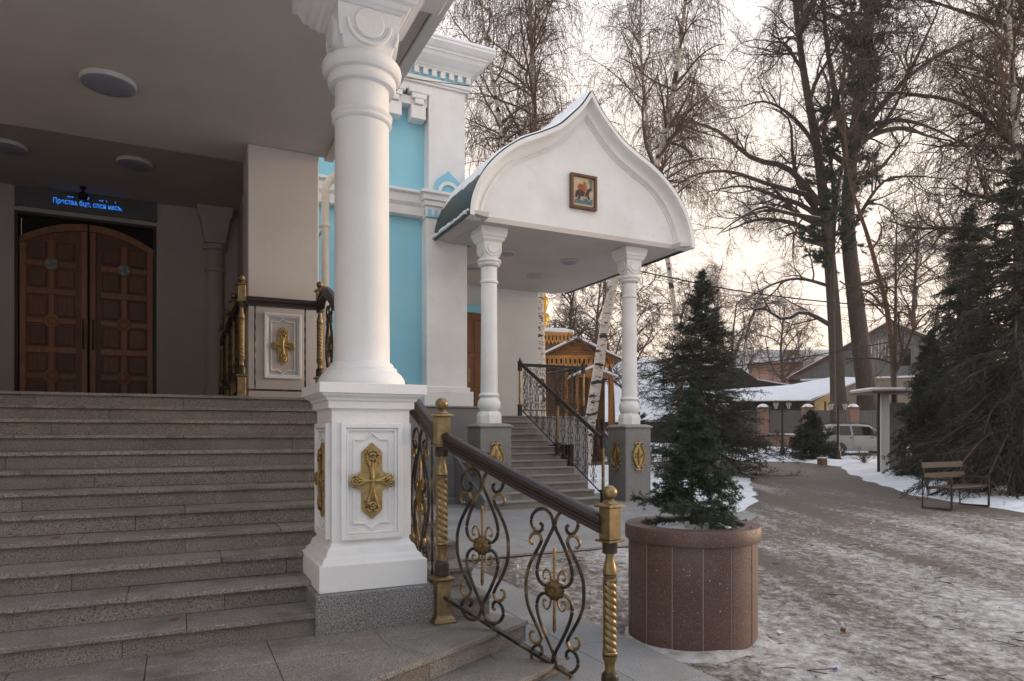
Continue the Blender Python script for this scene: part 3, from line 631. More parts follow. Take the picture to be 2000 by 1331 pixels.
# capital: square bell rounded into the round neck, raised disc and arc on each face
def bell(parent, c, z0, z1, r0, r1, ab, zt, nm='capital'):
    n = 48; pr = []; vs = []; fs = []
    K = 10
    for j in range(K+1):
        t = j/K; z = z0+(z1-z0)*t; sqn = min(1, .25+1.2*t); hw = r0+(r1-r0)*math.sin(t*pi/2)**.8
        for i in range(n):
            a = 2*pi*i/n; ca, sa = math.cos(a), math.sin(a); q = max(abs(ca), abs(sa)); rr = hw*((1-sqn)+sqn/q*(1 if q > .73 else .985))
            vs.append((c[0]+rr*ca, c[1]+rr*sa, z))
    for j in range(K):
        for i in range(n): fs.append((j*n+i, j*n+(i+1) % n, (j+1)*n+(i+1) % n, (j+1)*n+i))
    fs += [tuple(range(n))[::-1], tuple(K*n+i for i in range(n))]
    cp = B().add(vs, fs).obj(nm, WHITE, parent, 0, 30)
    B().lathe(ab+[(ab[-1][0], zt)], sq=True, c=(c[0], c[1], 0)).obj('abacus', WHITE, parent, .004)
    zc = z0+(z1-z0)*.66; rr = (z1-z0)*.34
    for rz in (0, pi/2, pi, -pi/2):
        M_ = Matrix.Translation((c[0], c[1], zc)) @ Matrix.Rotation(rz, 4, 'Z')
        hw = r1*.99
        B().prism([(rr*math.cos(q), rr*math.sin(q)) for q in np.linspace(0, 2*pi, 28, endpoint=False)], -hw-.012, -hw+.03, 'y').xf(M_).obj('disc', WHITE, cp, .004)
        arc = [(rr*1.55*math.cos(q), rr*1.45*math.sin(q)) for q in np.linspace(pi*.98, 2*pi+.06, 24)]
        inn = [(rr*1.30*math.cos(q), rr*1.22*math.sin(q)) for q in np.linspace(pi*.98, 2*pi+.06, 24)]
        B().band(arc, inn, -hw-.010, -hw+.06, 'y').xf(M_).obj('arc', WHITE, cp, .004)
    for rz in range(4):
        M_ = Matrix.Translation((c[0], c[1], 0)) @ Matrix.Rotation(rz*pi/2+pi/4, 4, 'Z')
        r = r1*1.28
        B().tube([(r*.93, 0, z0+(z1-z0)*.32), (r*1.0, 0, z0+(z1-z0)*.45), (r*1.0, 0, z1)], r1*.07, 8).xf(M_).obj('corner_bead', WHITE, cp, 0, 40)
bell(cl, (CX, CY), 4.215, 4.52, .195, .222, [(.23, 4.522), (.25, 4.535), (.268, 4.54), (.286, 4.57), (.315, 4.58), (.33, 4.62), (.36, 4.63), (.40, 4.72), (.43, 4.73)], ZC-.165)
# ================================================================ SMALL PORCH
PXc = 7.943; GY_ = 12.75
sp2 = thing('side_porch', 'small white porch roof with an ogee gable, dark green metal roof and thin snow', 'porch', (PXc, 15, 5.8))
prof_r = [(0, 8.877), (.215, 8.558), (.477, 8.281), (.787, 8.00), (1.195, 7.768), (1.65, 7.545), (2.03, 7.28), (2.36, 6.96), (2.615, 6.592), (2.775, 6.184), (2.815, 5.85)]
pin_r = [(0, 8.373), (.22, 8.12), (.49, 7.84), (.84, 7.575), (1.25, 7.345), (1.66, 7.13), (2.0, 6.83), (2.26, 6.45), (2.40, 6.12), (2.424, 5.852)]
def sym(p, n=4):
    q = spline(p, n); return [(PXc-a, z) for a, z in q[::-1]]+[(PXc+a, z) for a, z in q[1:]]
def lerp_prof(t, n=60):
    def res(p):
        q = spline(p, 8); s = np.concatenate([[0], np.cumsum(np.linalg.norm(np.diff(q, axis=0), axis=1))]); u = np.linspace(0, s[-1], n)
        return np.stack([np.interp(u, s, q[:, 0]), np.interp(u, s, q[:, 1])], 1)
    a, b = res(prof_r), res(pin_r); q = a*(1-t)+b*t
    return [(PXc-x, z) for x, z in q[::-1]]+[(PXc+x, z) for x, z in q[1:]]
gl_ = lerp_prof(1.0); B().prism(gl_, GY_, GY_+.2, 'y').obj('gable', WHITE, sp2)
mp_ = [(0, -.30), (.25, -.30), (.262, -.268), (.30, -.262)]+[(.30+.42*(1-math.cos(q)), -.262+.175*math.sin(q)) for q in np.linspace(.12, pi/2, 8)]
mp_ += [(.735, -.082), (.75, -.10), (.80, -.104), (.835, -.09), (.845, -.06), (.90, -.055), (.915, -.028), (1.0, -.022), (1.01, .02), (0, .05)]
cv = [lerp_prof(t) for t, _ in mp_]; vs = []; fs = []; m_ = len(cv[0]); n_ = len(mp_)
for (t, y), c in zip(mp_, cv): vs += [(x, GY_+y, z) for x, z in c]
for a in range(n_):
    for q in range(m_-1): fs.append((a*m_+q, a*m_+q+1, ((a+1) % n_)*m_+q+1, ((a+1) % n_)*m_+q))
fs += [tuple(a*m_ for a in range(n_)), tuple(a*m_+m_-1 for a in range(n_))[::-1]]
B().add(vs, fs).obj('gable_moulding', WHITE, sp2, 0, 32)
ro, ri = lerp_prof(-.03), lerp_prof(.06)
B().band(ro, ri, GY_-.29, 14.55, 'y').obj('roof', GREENM, sp2, 0, 40)
ro2 = [q for q in lerp_prof(-.03) if q[0] > 6.1]; ri2 = [q for q in lerp_prof(.12) if q[0] > 6.1]
B().band(ro2, ri2, 14.552, 18.4, 'y').obj('roof', GREENM, sp2, 0, 40)
B().box(5.48, 10.40, GY_-.01, 14.55, 5.845, 5.95).box(6.02, 10.40, 14.552, 18.4, 5.845, 5.95).obj('soffit', SHADEDW, sp2)
for s in (-1, 1):                                    # sloping eaves boards
    B().prism([(PXc+s*2.40, 5.843), (PXc+s*2.82, 5.90), (PXc+s*2.82, 5.95), (PXc+s*2.40, 5.95)], GY_-.28, 14.55 if s < 0 else 18.4, 'y').obj('eaves_board', SHADEDW, sp2)
# snow lying on the upper roof with a ragged lower edge; thin crust along the eave
nS = 70; pro = lerp_prof(-.03, 60); V = []; F_ = []
arr = np.array(pro); half = len(arr)//2
ys_ = np.linspace(GY_-.285, 14.5, 26); K = 46
for j, y in enumerate(ys_):
    rag = .5+.5*mn.noise(Vector((y*2.6, 3.1, 0)))+.25*mn.noise(Vector((y*7, 1, 0)))
    ext = 45+6*rag
    for i in range(2*K+1):
        u = (i-K)/K*ext/60*half
        f_ = half+u; a = int(np.floor(f_)); t = f_-a; a = max(0, min(len(arr)-2, a)); p = arr[a]*(1-t)+arr[a+1]*t
        tg = arr[min(a+1, len(arr)-1)]-arr[a]; nrm = np.array([-tg[1], tg[0]]); nrm /= np.linalg.norm(nrm)+1e-9
        edge = min(1, (K-abs(i-K))/5.)*min(1, min(j, len(ys_)-1-j)/1.+.25); th = .006+.075*edge*(1-.55*abs(i-K)/K)*(1+.5*mn.noise(Vector((p[0]*3, y*3, 5))))
        V.append((p[0]+nrm[0]*th, y, p[1]+nrm[1]*th))
idx = np.arange(len(V)).reshape(len(ys_), 2*K+1)
me = npmesh('roof_snow', V, [np.stack([idx[:-1,:-1], idx[:-1,1:], idx[1:,1:], idx[1:,:-1]], -1).reshape(-1, 4)]); smooth(me, 70); put('roof_snow', me, sp2, SNOW)
for s, ye in ((-1, 14.5), (1, 13.7)):
    b = B(); y = GY_-.25
    while y < ye:
        r = random.uniform(.02, .045); b.tube([(PXc+s*2.84, y, 5.92+random.uniform(0, .03)), (PXc+s*2.83, y+.12, 5.925+random.uniform(0, .03))], r, 7); y += .10
    b.obj('eave_snow', SNOW, sp2, 0, 60)['kind'] = 'stuff'
# icon on the gable
ic = thing('icon', 'framed painted icon of a red cloaked horseman hanging on the white gable', 'icon', (7.884, GY_, 6.78))
iw, ih = .30, .345
def I(x, z): return (7.884+x, 6.779+z)
B().band([I(x, z) for x, z in rect(iw+.03, ih+.03)], [I(x, z) for x, z in rect(iw-.035, ih-.035)], GY_-.09, GY_-.003, 'y', True).obj('frame', mat('icon_frame_wood', (.13, .035, .015), (.09, .025, .01), scale=8, rough=.35), ic, .008)
B().box(*sorted((7.884-iw+.03, 7.884+iw-.03)), GY_-.045, GY_-.004, 6.779-ih+.03, 6.779+ih-.03).obj('painting', mat('icon_cream', (.52, .43, .27), (.46, .37, .21), scale=9, rough=.6), ic)
def flat(nm, pts, colr, k): B().prism([I(x, z) for x, z in pts], GY_-.0455-.002*k, GY_-.0452, 'y').obj(nm, mat(nm+'_tint', colr, tuple(.6*c for c in colr), scale=22, rough=.6), ic)
flat('landscape', [(-.23, -.26), (.23, -.26), (.23, -.13), (.14, -.17), (.05, -.12), (-.04, -.19), (-.13, -.14), (-.23, -.19)], (.09, .17, .22), 1)
flat('rocks', [(.10, .29), (.23, .29), (.23, .05), (.17, .10), (.15, .2)], (.16, .21, .14), 1)
flat('halo', [(.03+.055*math.cos(q), .19+.055*math.sin(q)) for q in np.linspace(0, 2*pi, 16, endpoint=False)], (.55, .33, .07), 2)
flat('horse', [(-.19, .0), (-.12, .05), (.06, .03), (.13, .10), (.19, .11), (.21, .06), (.16, .03), (.13, -.05), (.17, -.13), (.12, -.16), (.09, -.09), (-.06, -.09), (-.10, -.17), (-.14, -.15), (-.13, -.08), (-.19, -.16), (-.21, -.08)], (.055, .022, .02), 3)
flat('cloak', [(-.16, .09), (-.10, .18), (-.02, .16), (.05, .14), (.06, .06), (-.02, .02), (-.10, .05)], (.42, .055, .03), 4)
flat('tunic', [(.0, .14), (.07, .13), (.09, .05), (.04, -.02), (-.01, .03)], (.38, .12, .04), 5)
flat('head', [(.03+.026*math.cos(q), .185+.03*math.sin(q)) for q in np.linspace(0, 2*pi, 12, endpoint=False)], (.25, .13, .06), 5)
flat('spear', [(-.02, -.19), (-.012, -.19), (.125, .24), (.117, .24)], (.5, .42, .25), 6)
g2 = 'round lamps under the small porch roof'
for x, y, lb in ((6.98, 14.66, 'round lamp under the small porch roof just right of its left column'), (8.73, 14.71, 'round lamp under the small porch roof below the icon'),
                 (8.65, 16.46, 'round lamp under the small porch roof nearest its back edge and leaning birch'), (6.82, 16.33, 'round lamp under the small porch roof half hidden by the corner pilaster')):
    ceil_lamp(x, y, 5.845, .20, lb, g2)
# columns of the small porch
def small_column(x, y, label):
    c = thing('porch_column', label, 'column', (x, y, 0), 'columns of the small porch'); OFF[c] = Vector()
    B().box(-.35, .35, -.35, .35, -.02, 1.68).obj('granite_pedestal', GRAN, c, .006)
    B().lathe([(.385, 1.683), (.385, 1.715), (.29, 1.76)], sq=True).obj('coping', PAVE, c, .004)
    vs = B(); vs.lathe([(.262, 1.758), (.262, 1.92), (.24, 1.99), (.19, 2.02)], 8, rot=pi/8).obj('column_base', WHITE, c, .006)
    B().lathe([(.17, 2.0), (.205, 2.03), (.235, 2.09), (.245, 2.15), (.235, 2.22), (.20, 2.285), (.185, 2.30), (.21, 2.325), (.222, 2.35), (.21, 2.38), (.18, 2.40)], 40).obj('bulb', WHITE, c, 0, 45)
    B().lathe([(.182, 2.39), (.176, 3.2), (.170, 4.1), (.168, 5.05)], 40).obj('shaft', WHITE, c, 0, 40)
    B().lathe([(.168, 4.70), (.192, 4.71), (.20, 4.73), (.192, 4.755), (.168, 4.765)], 40).obj('ring', WHITE, c, 0, 40)
    B().lathe([(.168, 5.06), (.215, 5.07), (.235, 5.10), (.215, 5.125), (.245, 5.14), (.262, 5.165), (.245, 5.20), (.19, 5.21)], 40).obj('torus', WHITE, c, 0, 35)
    bell(c, (0, 0), 5.205, 5.55, .165, .205, [(.212, 5.552), (.228, 5.58), (.245, 5.59), (.258, 5.64), (.278, 5.66), (.29, 5.72), (.30, 5.73)], 5.842)
    for rz in (0, -pi/2):
        M_ = Matrix.Rotation(rz, 4, 'Z') @ Matrix.Translation((0, -.351, 1.02))
        pl = B().prism([(x_, z_) for x_, z_ in [(0, -.30), (.05, -.25), (.10, -.16), (.155, -.04), (.155, .06), (.10, .19), (.06, .27), (0, .30), (-.06, .27), (-.10, .19), (-.155, .06), (-.155, -.04), (-.10, -.16), (-.05, -.25)]], -.02, .002, 'y').xf(M_).obj('gilt_cartouche', BGOLD, c, .006)
        r = B()
        for s in (-1, 1):
            r.tube([(0, -.03, .30), (s*.07, -.035, .33), (s*.115, -.035, .285), (s*.09, -.035, .235), (s*.05, -.032, .25), (s*.06, -.03, .28)], .018, 6)
            r.tube([(s*.06, -.03, .24), (s*.12, -.035, .14), (s*.165, -.035, .02), (s*.12, -.035, -.12), (s*.06, -.03, -.22)], .016, 6)
            r.tube([(0, -.03, -.30), (s*.07, -.035, -.31), (s*.105, -.035, -.26), (s*.07, -.03, -.21)], .018, 6)
            r.tube([(0, -.03, .02), (s*.07, -.035, .08), (s*.10, -.035, .02), (s*.06, -.03, -.03)], .013, 6)
            for q in (-.18, -.08, .02, .12): r.tube([(s*.15, -.02, q), (s*.185, -.03, q+.02)], .016, 6)
        r.tube([(0, -.03, .20), (0, -.045, .0), (0, -.03, -.2)], np.array([.012, .028, .012]), 6); r.tube([(0, -.03, .33), (0, -.03, .37)], .025, 6)
        r.xf(M_).obj('relief', BGOLD, pl, 0, 50)
    return c
# both are built alike; the one on the right carries no difference but its place
small_column(5.89, 13.25, 'white column of the small porch nearer the corner pilaster, its gold ornament half hidden by the handrail')
small_column(9.48, 13.25, 'white column of the small porch standing free beside the spruces, two gold cartouches on its pedestal')
# stairs of the small porch
s2 = thing('porch_staircase', 'grey granite steps climbing to the small porch between its two columns', 'stairs', (7, 14.5, 0))
r2, t2, y2 = .155, .30, 12.62; z2 = 13*r2
core = [(y2+.02, -.05)]
for k in range(1, 14): core += [(y2+t2*(k-1)+.02, r2*(k-1)-.034 if k > 1 else -.04), (y2+t2*(k-1)+.02, r2*k-.034)]
core += [(18.4, z2-.034), (18.4, -.05)]
B().prism(core, 5.57, 8.3, 'x').obj('core', MORTAR, s2)
tl = (8.3-5.57)/3
t2m = B().box(-tl/2+.002, tl/2-.002, 0, t2+.03, -.032, 0).mesh('tread', .004); r2m = B().box(-tl/2+.002, tl/2-.002, 0, .02, 0, r2-.034).mesh('riser', .0015)
t2m.materials.append(PAVE); r2m.materials.append(STEP)
for k in range(1, 14):
    yk = y2+t2*(k-1)
    for i in range(3):
        x = 5.57+tl*(i+.5)
        share('tread', t2m, s2, (x, yk-.03, r2*k)); share('riser', r2m, s2, (x, yk, r2*(k-1)))
slabs(s2, [(5.57, 16.56), (10.25, 16.56), (10.25, 18.4), (5.57, 18.4)], np.arange(5.57, 10.4, .93), np.arange(16.56, 18.7, .92), z2-.03, z2, PAVE, 'floor_slab')
slabs(s2, [(8.302, 16.17), (10.25, 16.17), (10.25, 16.56), (8.302, 16.56)], np.arange(8.302, 10.4, .97), np.array([16.17, 16.56]), z2-.03, z2, PAVE, 'floor_slab')
bb = B().box(8.302, 10.22, 16.22, 16.4, -.1, .35).box(8.302, 8.75, 16.22, 16.4, .35, 1.25).box(9.75, 10.22, 16.22, 16.4, .35, 1.25).box(8.302, 10.22, 16.22, 16.4, 1.25, z2-.031).box(10.04, 10.22, 16.4, 18.4, -.1, z2-.031)
bb.obj('landing_wall', GRAN, s2, .004)
B().box(8.75, 9.75, 16.5, 16.55, .35, 1.25).obj('basement_opening', BLACK, s2)
gr = B()
for x in np.arange(8.8, 9.75, .1): gr.tube([(x, 16.3, .35), (x, 16.3, 1.25)], .012, 5)
gr.obj('grille', DWOOD, s2)
B().prism([(12.60, -.02), (12.60, .22), (16.2, 2.05), (16.2, 1.2), (13.8, -.02)], 5.50, 5.565, 'x').obj('side_string', GRAN, s2, .004)
# ================================================================ RAILINGS
def newel(parent, loc, rz=.52):
    """turned brass post with ball finial; the first one is built, the rest share its meshes"""
    global NW
    if 'NW' not in globals():
        NW = []
        def add(nm, b, m, bevel=0, sm=None): me = b.mesh(nm, bevel, sm); me.materials.append(m); NW.append((nm, me))
        def spiral(r, z, a): return r*(.90+.16*abs(math.sin(1.5*(a+(z-.55)*48))))
        add('twisted_shaft', B().lathe([(.0405, z) for z in np.linspace(.56, .985, 100)], 42, fn=spiral).lathe([(.044, .985), (.046, .995), (.036, 1.003), (.040, 1.012), (.043, 1.02), (.034, 1.028)], 24).lathe([(.034, .53), (.046, .54), (.047, .552), (.04, .56)], 24)
            .lathe([(.043, 1.028), (.044, 1.045), (.037, 1.075), (.028, 1.115), (.026, 1.14), (.030, 1.155)], 24), BRASS, 0, 50)
        add('vase', B().lathe([(.046, .532), (.044, .515), (.034, .49), (.030, .46), (.033, .43)], 24), BRONZE, 0, 50)
        add('dark_collar', B().lathe([(.043, 1.155), (.046, 1.165), (.046, 1.225), (.05, 1.23)], 24), PATINA, 0, 40)
        add('dark_collar', B().lathe([(.03, .435), (.048, .42), (.052, .40), (.052, .325)], 24), PATINA, 0, 40)
        add('square_block', B().lathe([(.047, 1.238), (.047, 1.432)], sq=True), BRASS, .003)
        add('square_block', B().lathe([(.050, .045), (.050, .288)], sq=True), BRASS, .003)
        add('cap_plate', B().lathe([(.068, 1.434), (.068, 1.446), (.055, 1.455), (.035, 1.46)], sq=True), BRASS, .002)
        add('flange', B().lathe([(.064, 1.225), (.064, 1.237)], sq=True), BRONZE, .002)
        add('flange', B().lathe([(.066, .289), (.074, .300), (.074, .312), (.05, .322)], sq=True), BRONZE, .002)
        add('foot', B().lathe([(.083, .0), (.083, .014), (.074, .018), (.070, .034), (.058, .044), (.056, .056)], sq=True), BRASS, .002)
        add('ball_finial', B().lathe([(.048, 1.458), (.044, 1.466), (.026, 1.476), (.022, 1.484), (.030, 1.488)]+[(.0455*math.cos(q), 1.5235+.0435*math.sin(q)) for q in np.linspace(-.95, 1.5, 14)]+[(0, 1.567)], 32), BRASS, 0, 40)
    n = bpy.data.objects.new('newel_post', None); COL.objects.link(n); n.parent = parent
    n.location = Vector(loc)-OFF.get(parent, Vector()); n.rotation_euler = (0, 0, rz); n.empty_display_size = .1
    for nm, me in NW:
        o = bpy.data.objects.new(nm, me); COL.objects.link(o); o.parent = n
    return n
# scrollwork panel, built flat in its own x-z plane, centre at the origin, 1.04 m tall
def scroll_meshes(thick=.0115, half=.205, H=.52):
    b = B(); gs = []
    for sx_ in (-1, 1):
        for sz_ in (-1, 1):
            def C(pts, r, tgt=b, k=7):
                q = spline([(sx_*half*u, 0.0, sz_*H*v) for u, v in pts], 7); tgt.tube(q, r, k)
            C([(1.0, -.02), (.985, .12), (.88, .27), (.70, .41), (.52, .53), (.44, .60)], thick)
            C([(.26, .045), (.42, .06), (.56, .12), (.61, .22), (.53, .36), (.38, .50), (.20, .64), (.05, .755), (.035, .82), (.12, .92), (.34, .985), (.62, .965), (.80, .87), (.76, .76), (.58, .70), (.44, .73), (.42, .785), (.50, .81)], thick)
            g1, g2 = B(), B(); gs += [g1, g2]
            C([(.44, .60), (.50, .66), (.62, .685), (.78, .665), (.86, .60), (.80, .545), (.70, .55)], np.concatenate([np.full(20, thick), np.linspace(thick, thick*.6, 23)]), g1)
            C([(.10, .10), (.16, .20), (.27, .245), (.38, .20), (.36, .13), (.27, .14)], thick*.62, g2)
    sp_ = B(); sp_.tube([(0, 0, -.27), (0, 0, -.25), (0, 0, -.06), (0, 0, .06), (0, 0, .25), (0, 0, .27)], np.array([.006, .012, .008, .008, .012, .006]), 8)
    def petal(r, z, a): return r*(1+.10*math.cos(10*a)) if r > .02 else r
    ro_ = B()
    for s in (-1, 1):
        ro_.lathe([(.066, .004), (.060, .014), (.045, .022), (.030, .026), (.018, .024), (.016, .030), (.0, .033)], 40, fn=petal).xf(Matrix.Identity(4))
    ro_.xf(Matrix.Rotation(pi/2, 4, 'X'))
    ro2_ = B().lathe([(.066, .004), (.060, .014), (.045, .022), (.018, .024), (.0, .033)], 40, fn=petal).xf(Matrix.Rotation(-pi/2, 4, 'X'))
    ro_.add(ro2_.v, ro2_.f)
    out = []
    for nm, bb_, m in (('scroll_panel', b, IRON), *[('curl', g, BRONZE) for g in gs], ('spear', sp_, BRONZE), ('rosette', ro_, BRONZE)):
        me = bb_.mesh(nm, 0, 50); me.materials.append(m); out.append((nm, me))
    return out
SCR = scroll_meshes()
def scroll(parent, c, rz):
    p = share('scroll_panel', SCR[0][1], parent, c, (0, 0, rz))
    for nm, me in SCR[1:]:
        o = bpy.data.objects.new(nm, me); COL.objects.link(o); o.parent = p
    return p
HR = [(-.046, -.055), (.046, -.055), (.046, -.030), (.036, -.022), (.036, -.010), (.050, .004), (.052, .030), (.040, .050), (.018, .060), (-.018, .060), (-.040, .050), (-.052, .030), (-.050, .004), (-.036, -.010), (-.036, -.022), (-.046, -.030)]
rl = thing('stair_railing', 'railing of brass posts, dark wooden handrail and black gold scrollwork beside the wide stairs', 'railing', (1.65, 4.54, ZP))
A_ = Vector((1.655, 4.54, ZP)); B_ = Vector((2.36, 3.50, ZP-.566)); T_p = Vector((1.655, 9.17, ZL)); L_p = Vector((.70, 9.20, ZL))
for p, rz in ((A_, .0), (B_, 0.18), (T_p, 0), (L_p, 0), ((.70, 10.45, ZL), 0), ((.70, 11.9, ZL), 0), ((.70, 13.4, ZL), 0)): newel(rl, p, rz)
ang = math.atan2(B_.y-A_.y, B_.x-A_.x); dv_ = (B_-A_); du = Vector((dv_.x, dv_.y, 0)).normalized()
B().sweep(HR, [A_+du*.05+Vector((0, 0, 1.265)), A_+dv_*.5+Vector((0, 0, 1.285)), B_-du*.05+Vector((0, 0, 1.33))]).obj('handrail', RAIL, rl, 0, 35)
hp = [Vector((1.655, 4.59, 1.52)), Vector((1.655, 5.4, 1.52+.43*.81)), Vector((1.655, 7.6, 1.52+.43*3.0)), Vector((1.655, 8.1, 3.04)), Vector((1.655, 8.5, 3.24)), Vector((1.655, 8.75, 3.33)), Vector((1.655, 9.0, 3.30)), Vector((1.655, 9.12, 3.22))]
B().sweep(HR, hp).obj('handrail', RAIL, rl, 0, 35)
B().sweep(HR, [(1.61, 9.17, ZL+1.245), (.75, 9.20, ZL+1.245)]).obj('handrail', RAIL, rl, 0, 35)
B().sweep(HR, [(.70, 9.25, ZL+1.245), (.70, 13.36, ZL+1.245)]).obj('handrail', RAIL, rl, 0, 35)
def bar(pts, w=.018, h=.012, m=IRON, nm='bottom_rail'): B().sweep([(-w, -h), (w, -h), (w, h), (-w, h)], pts).obj(nm, m, rl, .002)
kz = dv_.z/ (dv_.xy.length)
bar([(A_.x, A_.y-.02, .412), (A_.x+dv_.x*.80, A_.y+dv_.y*.80, .02)], .022)
bar([(1.655, 4.58, ZP+.17), (1.655, 8.3, ZP+.17+.43*3.72), (1.655, 9.12, ZL+.14)])
bar([(1.60, 9.17, ZL+.13), (.75, 9.20, ZL+.13)]); bar([(.70, 9.25, ZL+.13), (.70, 13.36, ZL+.13)])
for f_, zc in ((.267, .785), (.70, .545)):
    c = A_+dv_*f_; scroll(rl, (c.x, c.y, zc), ang)
for y in (5.02, 5.72, 6.42, 7.12, 7.82, 8.55): scroll(rl, (1.655, y, 1.06+.43*(y-5.0) if y < 8.3 else ZL+.64), pi/2)
for y in (9.85, 11.2, 12.65): scroll(rl, (.70, y, ZL+.64), pi/2)
def twistbar(x, y, z0, z1):
    B().lathe([(.0095, z) for z in np.linspace(z0, z1, 60)], 8, (x, y, 0), fn=lambda r, z, a: r*(1+.22*math.sin(2*a-z*45))).obj('twisted_bar', IRON, rl, 0, 50)
twistbar(1.655, 4.74, ZP+.20, 1.56); twistbar(.86, 9.19, ZL+.14, ZL+1.2); twistbar(1.47, 9.18, ZL+.14, ZL+1.2)
# railings of the small porch
def post2(parent, x, y, z):
    n = share('newel_post', P2[0][1], parent, (x, y, z))
    for nm, me in P2[1:]:
        o = bpy.data.objects.new(nm, me); COL.objects.link(o); o.parent = n
P2 = []
for nm, b, m in (('newel_post', B().lathe([(.030, .30), (.036, .34), (.036, .52), (.026, .56), (.034, .60), (.034, 1.06), (.026, 1.10), (.036, 1.16), (.03, 1.2)], 16), BRASS),
                 ('dark_block', B().lathe([(.045, 0), (.045, .28), (.06, .281), (.06, .305)], sq=True), IRON2), ('dark_block', B().lathe([(.045, 1.2), (.045, 1.44), (.06, 1.441), (.06, 1.455)], sq=True), IRON2),
                 ('finial', B().lathe([(.02, 1.455), (.035, 1.48), (.015, 1.51), (.024, 1.525), (.0, 1.57)], 12), IRON2)):
    me = b.mesh(nm, 0, 40); me.materials.append(m); P2.append((nm, me))
bl = B(); tk = .0075
bl.tube([(0, 0, -.58), (0, 0, .58)], tk, 5)
for s in (-1, 1):
    for q in (-1, 1):
        bl.tube(spline([(s*.10, 0, q*.04), (s*.085, 0, q*.16), (s*.035, 0, q*.25), (s*.05, 0, q*.36), (s*.10, 0, q*.42), (s*.12, 0, q*.37), (s*.09, 0, q*.335)], 4), tk, 5)
        bl.tube(spline([(s*.02, 0, q*.40), (s*.04, 0, q*.50), (s*.09, 0, q*.53), (s*.10, 0, q*.48), (s*.07, 0, q*.47)], 4), tk, 5)
        bl.tube(spline([(s*.10, 0, q*.04), (s*.06, 0, q*.07), (s*.05, 0, q*.03), (s*.08, 0, q*.015)], 3), tk*.9, 5)
BAL = bl.mesh('scroll_baluster', 0, 50); BAL.materials.append(IRON2)
HR2 = [(a*.75, b*.75) for a, b in HR]
def rail2(label, pts, posts, ybal, grp):
    r = thing('porch_railing', label, 'railing', pts[0], grp)
    for p in posts: post2(r, *p)
    B().sweep(HR2, [(x, y, z+1.36) for x, y, z in pts]).obj('handrail', IRON2, r, 0, 35)
    B().sweep([(-.012, -.012), (.012, -.012), (.012, .012), (-.012, .012)], [(x, y, z+.16) for x, y, z in pts]).obj('bottom_rail', IRON2, r)
    for x, y, z, rz in ybal: share('scroll_baluster', BAL, r, (x, y, z+.75), (0, 0, rz))
slope2 = r2/t2; zf = lambda y: min(z2, max(0, (y-y2+.3)*slope2))
rail2('black iron scroll railing sloping down the right side of the small porch steps', [(8.15, 12.40, .10), (8.15, 16.25, z2+.02)], [(8.15, 12.34, .04), (8.15, 14.3, zf(14.3)), (8.15, 16.32, z2)],
      [(8.15, y, .10+(z2-.08)*(y-12.4)/3.85, pi/2) for y in np.arange(12.72, 16.2, .33)], 'iron railings of the small porch')
rail2('level black iron scroll railing across the landing of the small porch', [(8.2, 16.32, z2), (10.12, 16.32, z2)], [(10.12, 16.32, z2)],
      [(x, 16.32, z2, 0) for x in np.arange(8.38, 10.0, .28)], 'iron railings of the small porch')
rail2('black iron scroll railing along the far side of the small porch landing', [(10.12, 16.4, z2), (10.12, 18.35, z2)], [],
      [(10.12, y, z2, pi/2) for y in np.arange(16.65, 18.3, .28)], 'iron railings of the small porch')
# ================================================================ PLANTER with its little spruce
PLX, PLY, PLZ = 3.62, 4.23, -.045
pl = thing('stone_planter', 'round red granite planter of upright panels with a thick rim and snow on top', 'planter', (PLX, PLY, PLZ))
npan = 14; ri, ro_ = .40, .49
for i in range(npan):
    a0 = 2*pi*i/npan+.13; g_ = .009
    aa = np.linspace(a0+g_, a0+2*pi/npan-g_, 5)
    pts = [(PLX+ro_*math.cos(a), PLY+ro_*math.sin(a)) for a in aa]+[(PLX+.44*math.cos(a), PLY+.44*math.sin(a)) for a in aa[::-1]]
    B().prism(pts, PLZ-.03, PLZ+.775, 'z').obj('stone_panel', PGRAN, pl, .003, 30)
B().lathe([(ro_-.045, PLZ-.05), (ro_-.0045, PLZ-.05), (ro_-.0045, PLZ+.772), (ro_-.045, PLZ+.772)], 56, (PLX, PLY, 0)).obj('backing', mat('grey_joint', (.30, .28, .265), rough=.9), pl, 0, 30)
b = B(); n = 64; vs = []; fs = []
rim = [(ri-.01, PLZ+.74), (.515, PLZ+.774), (.517, PLZ+.78), (.517, PLZ+.872), (.510, PLZ+.884), (.40, PLZ+.888), (.392, PLZ+.88)]
for r, z in rim:
    for i in range(n): a = 2*pi*i/n; vs.append((PLX+r*math.cos(a), PLY+r*math.sin(a), z))
for j in range(len(rim)):
    for i in range(n): q = (j+1) % len(rim); fs.append((j*n+i, j*n+(i+1) % n, q*n+(i+1) % n, q*n+i))
b.add(vs, fs).obj('rim', PGRAN, pl, 0, 35)
vs = []; fs = []; K = 12
for j in range(K+1):
    r = .395*j/K
    for i in range(40):
        a = 2*pi*i/40; x, y = PLX+r*math.cos(a), PLY+r*math.sin(a)
        vs.append((x, y, PLZ+.828+.05*mn.noise(Vector((x*6, y*6, 0)))+.035*mn.noise(Vector((x*17, y*17, 3)))+.035*(1-j/K)))
for j in range(K):
    for i in range(40): fs.append((j*40+i, j*40+(i+1) % 40, (j+1)*40+(i+1) % 40, (j+1)*40+i))
o = B().add(vs, fs).obj('snow', SNOW, pl, 0, 70); o['kind'] = 'stuff'
sp_ = B()
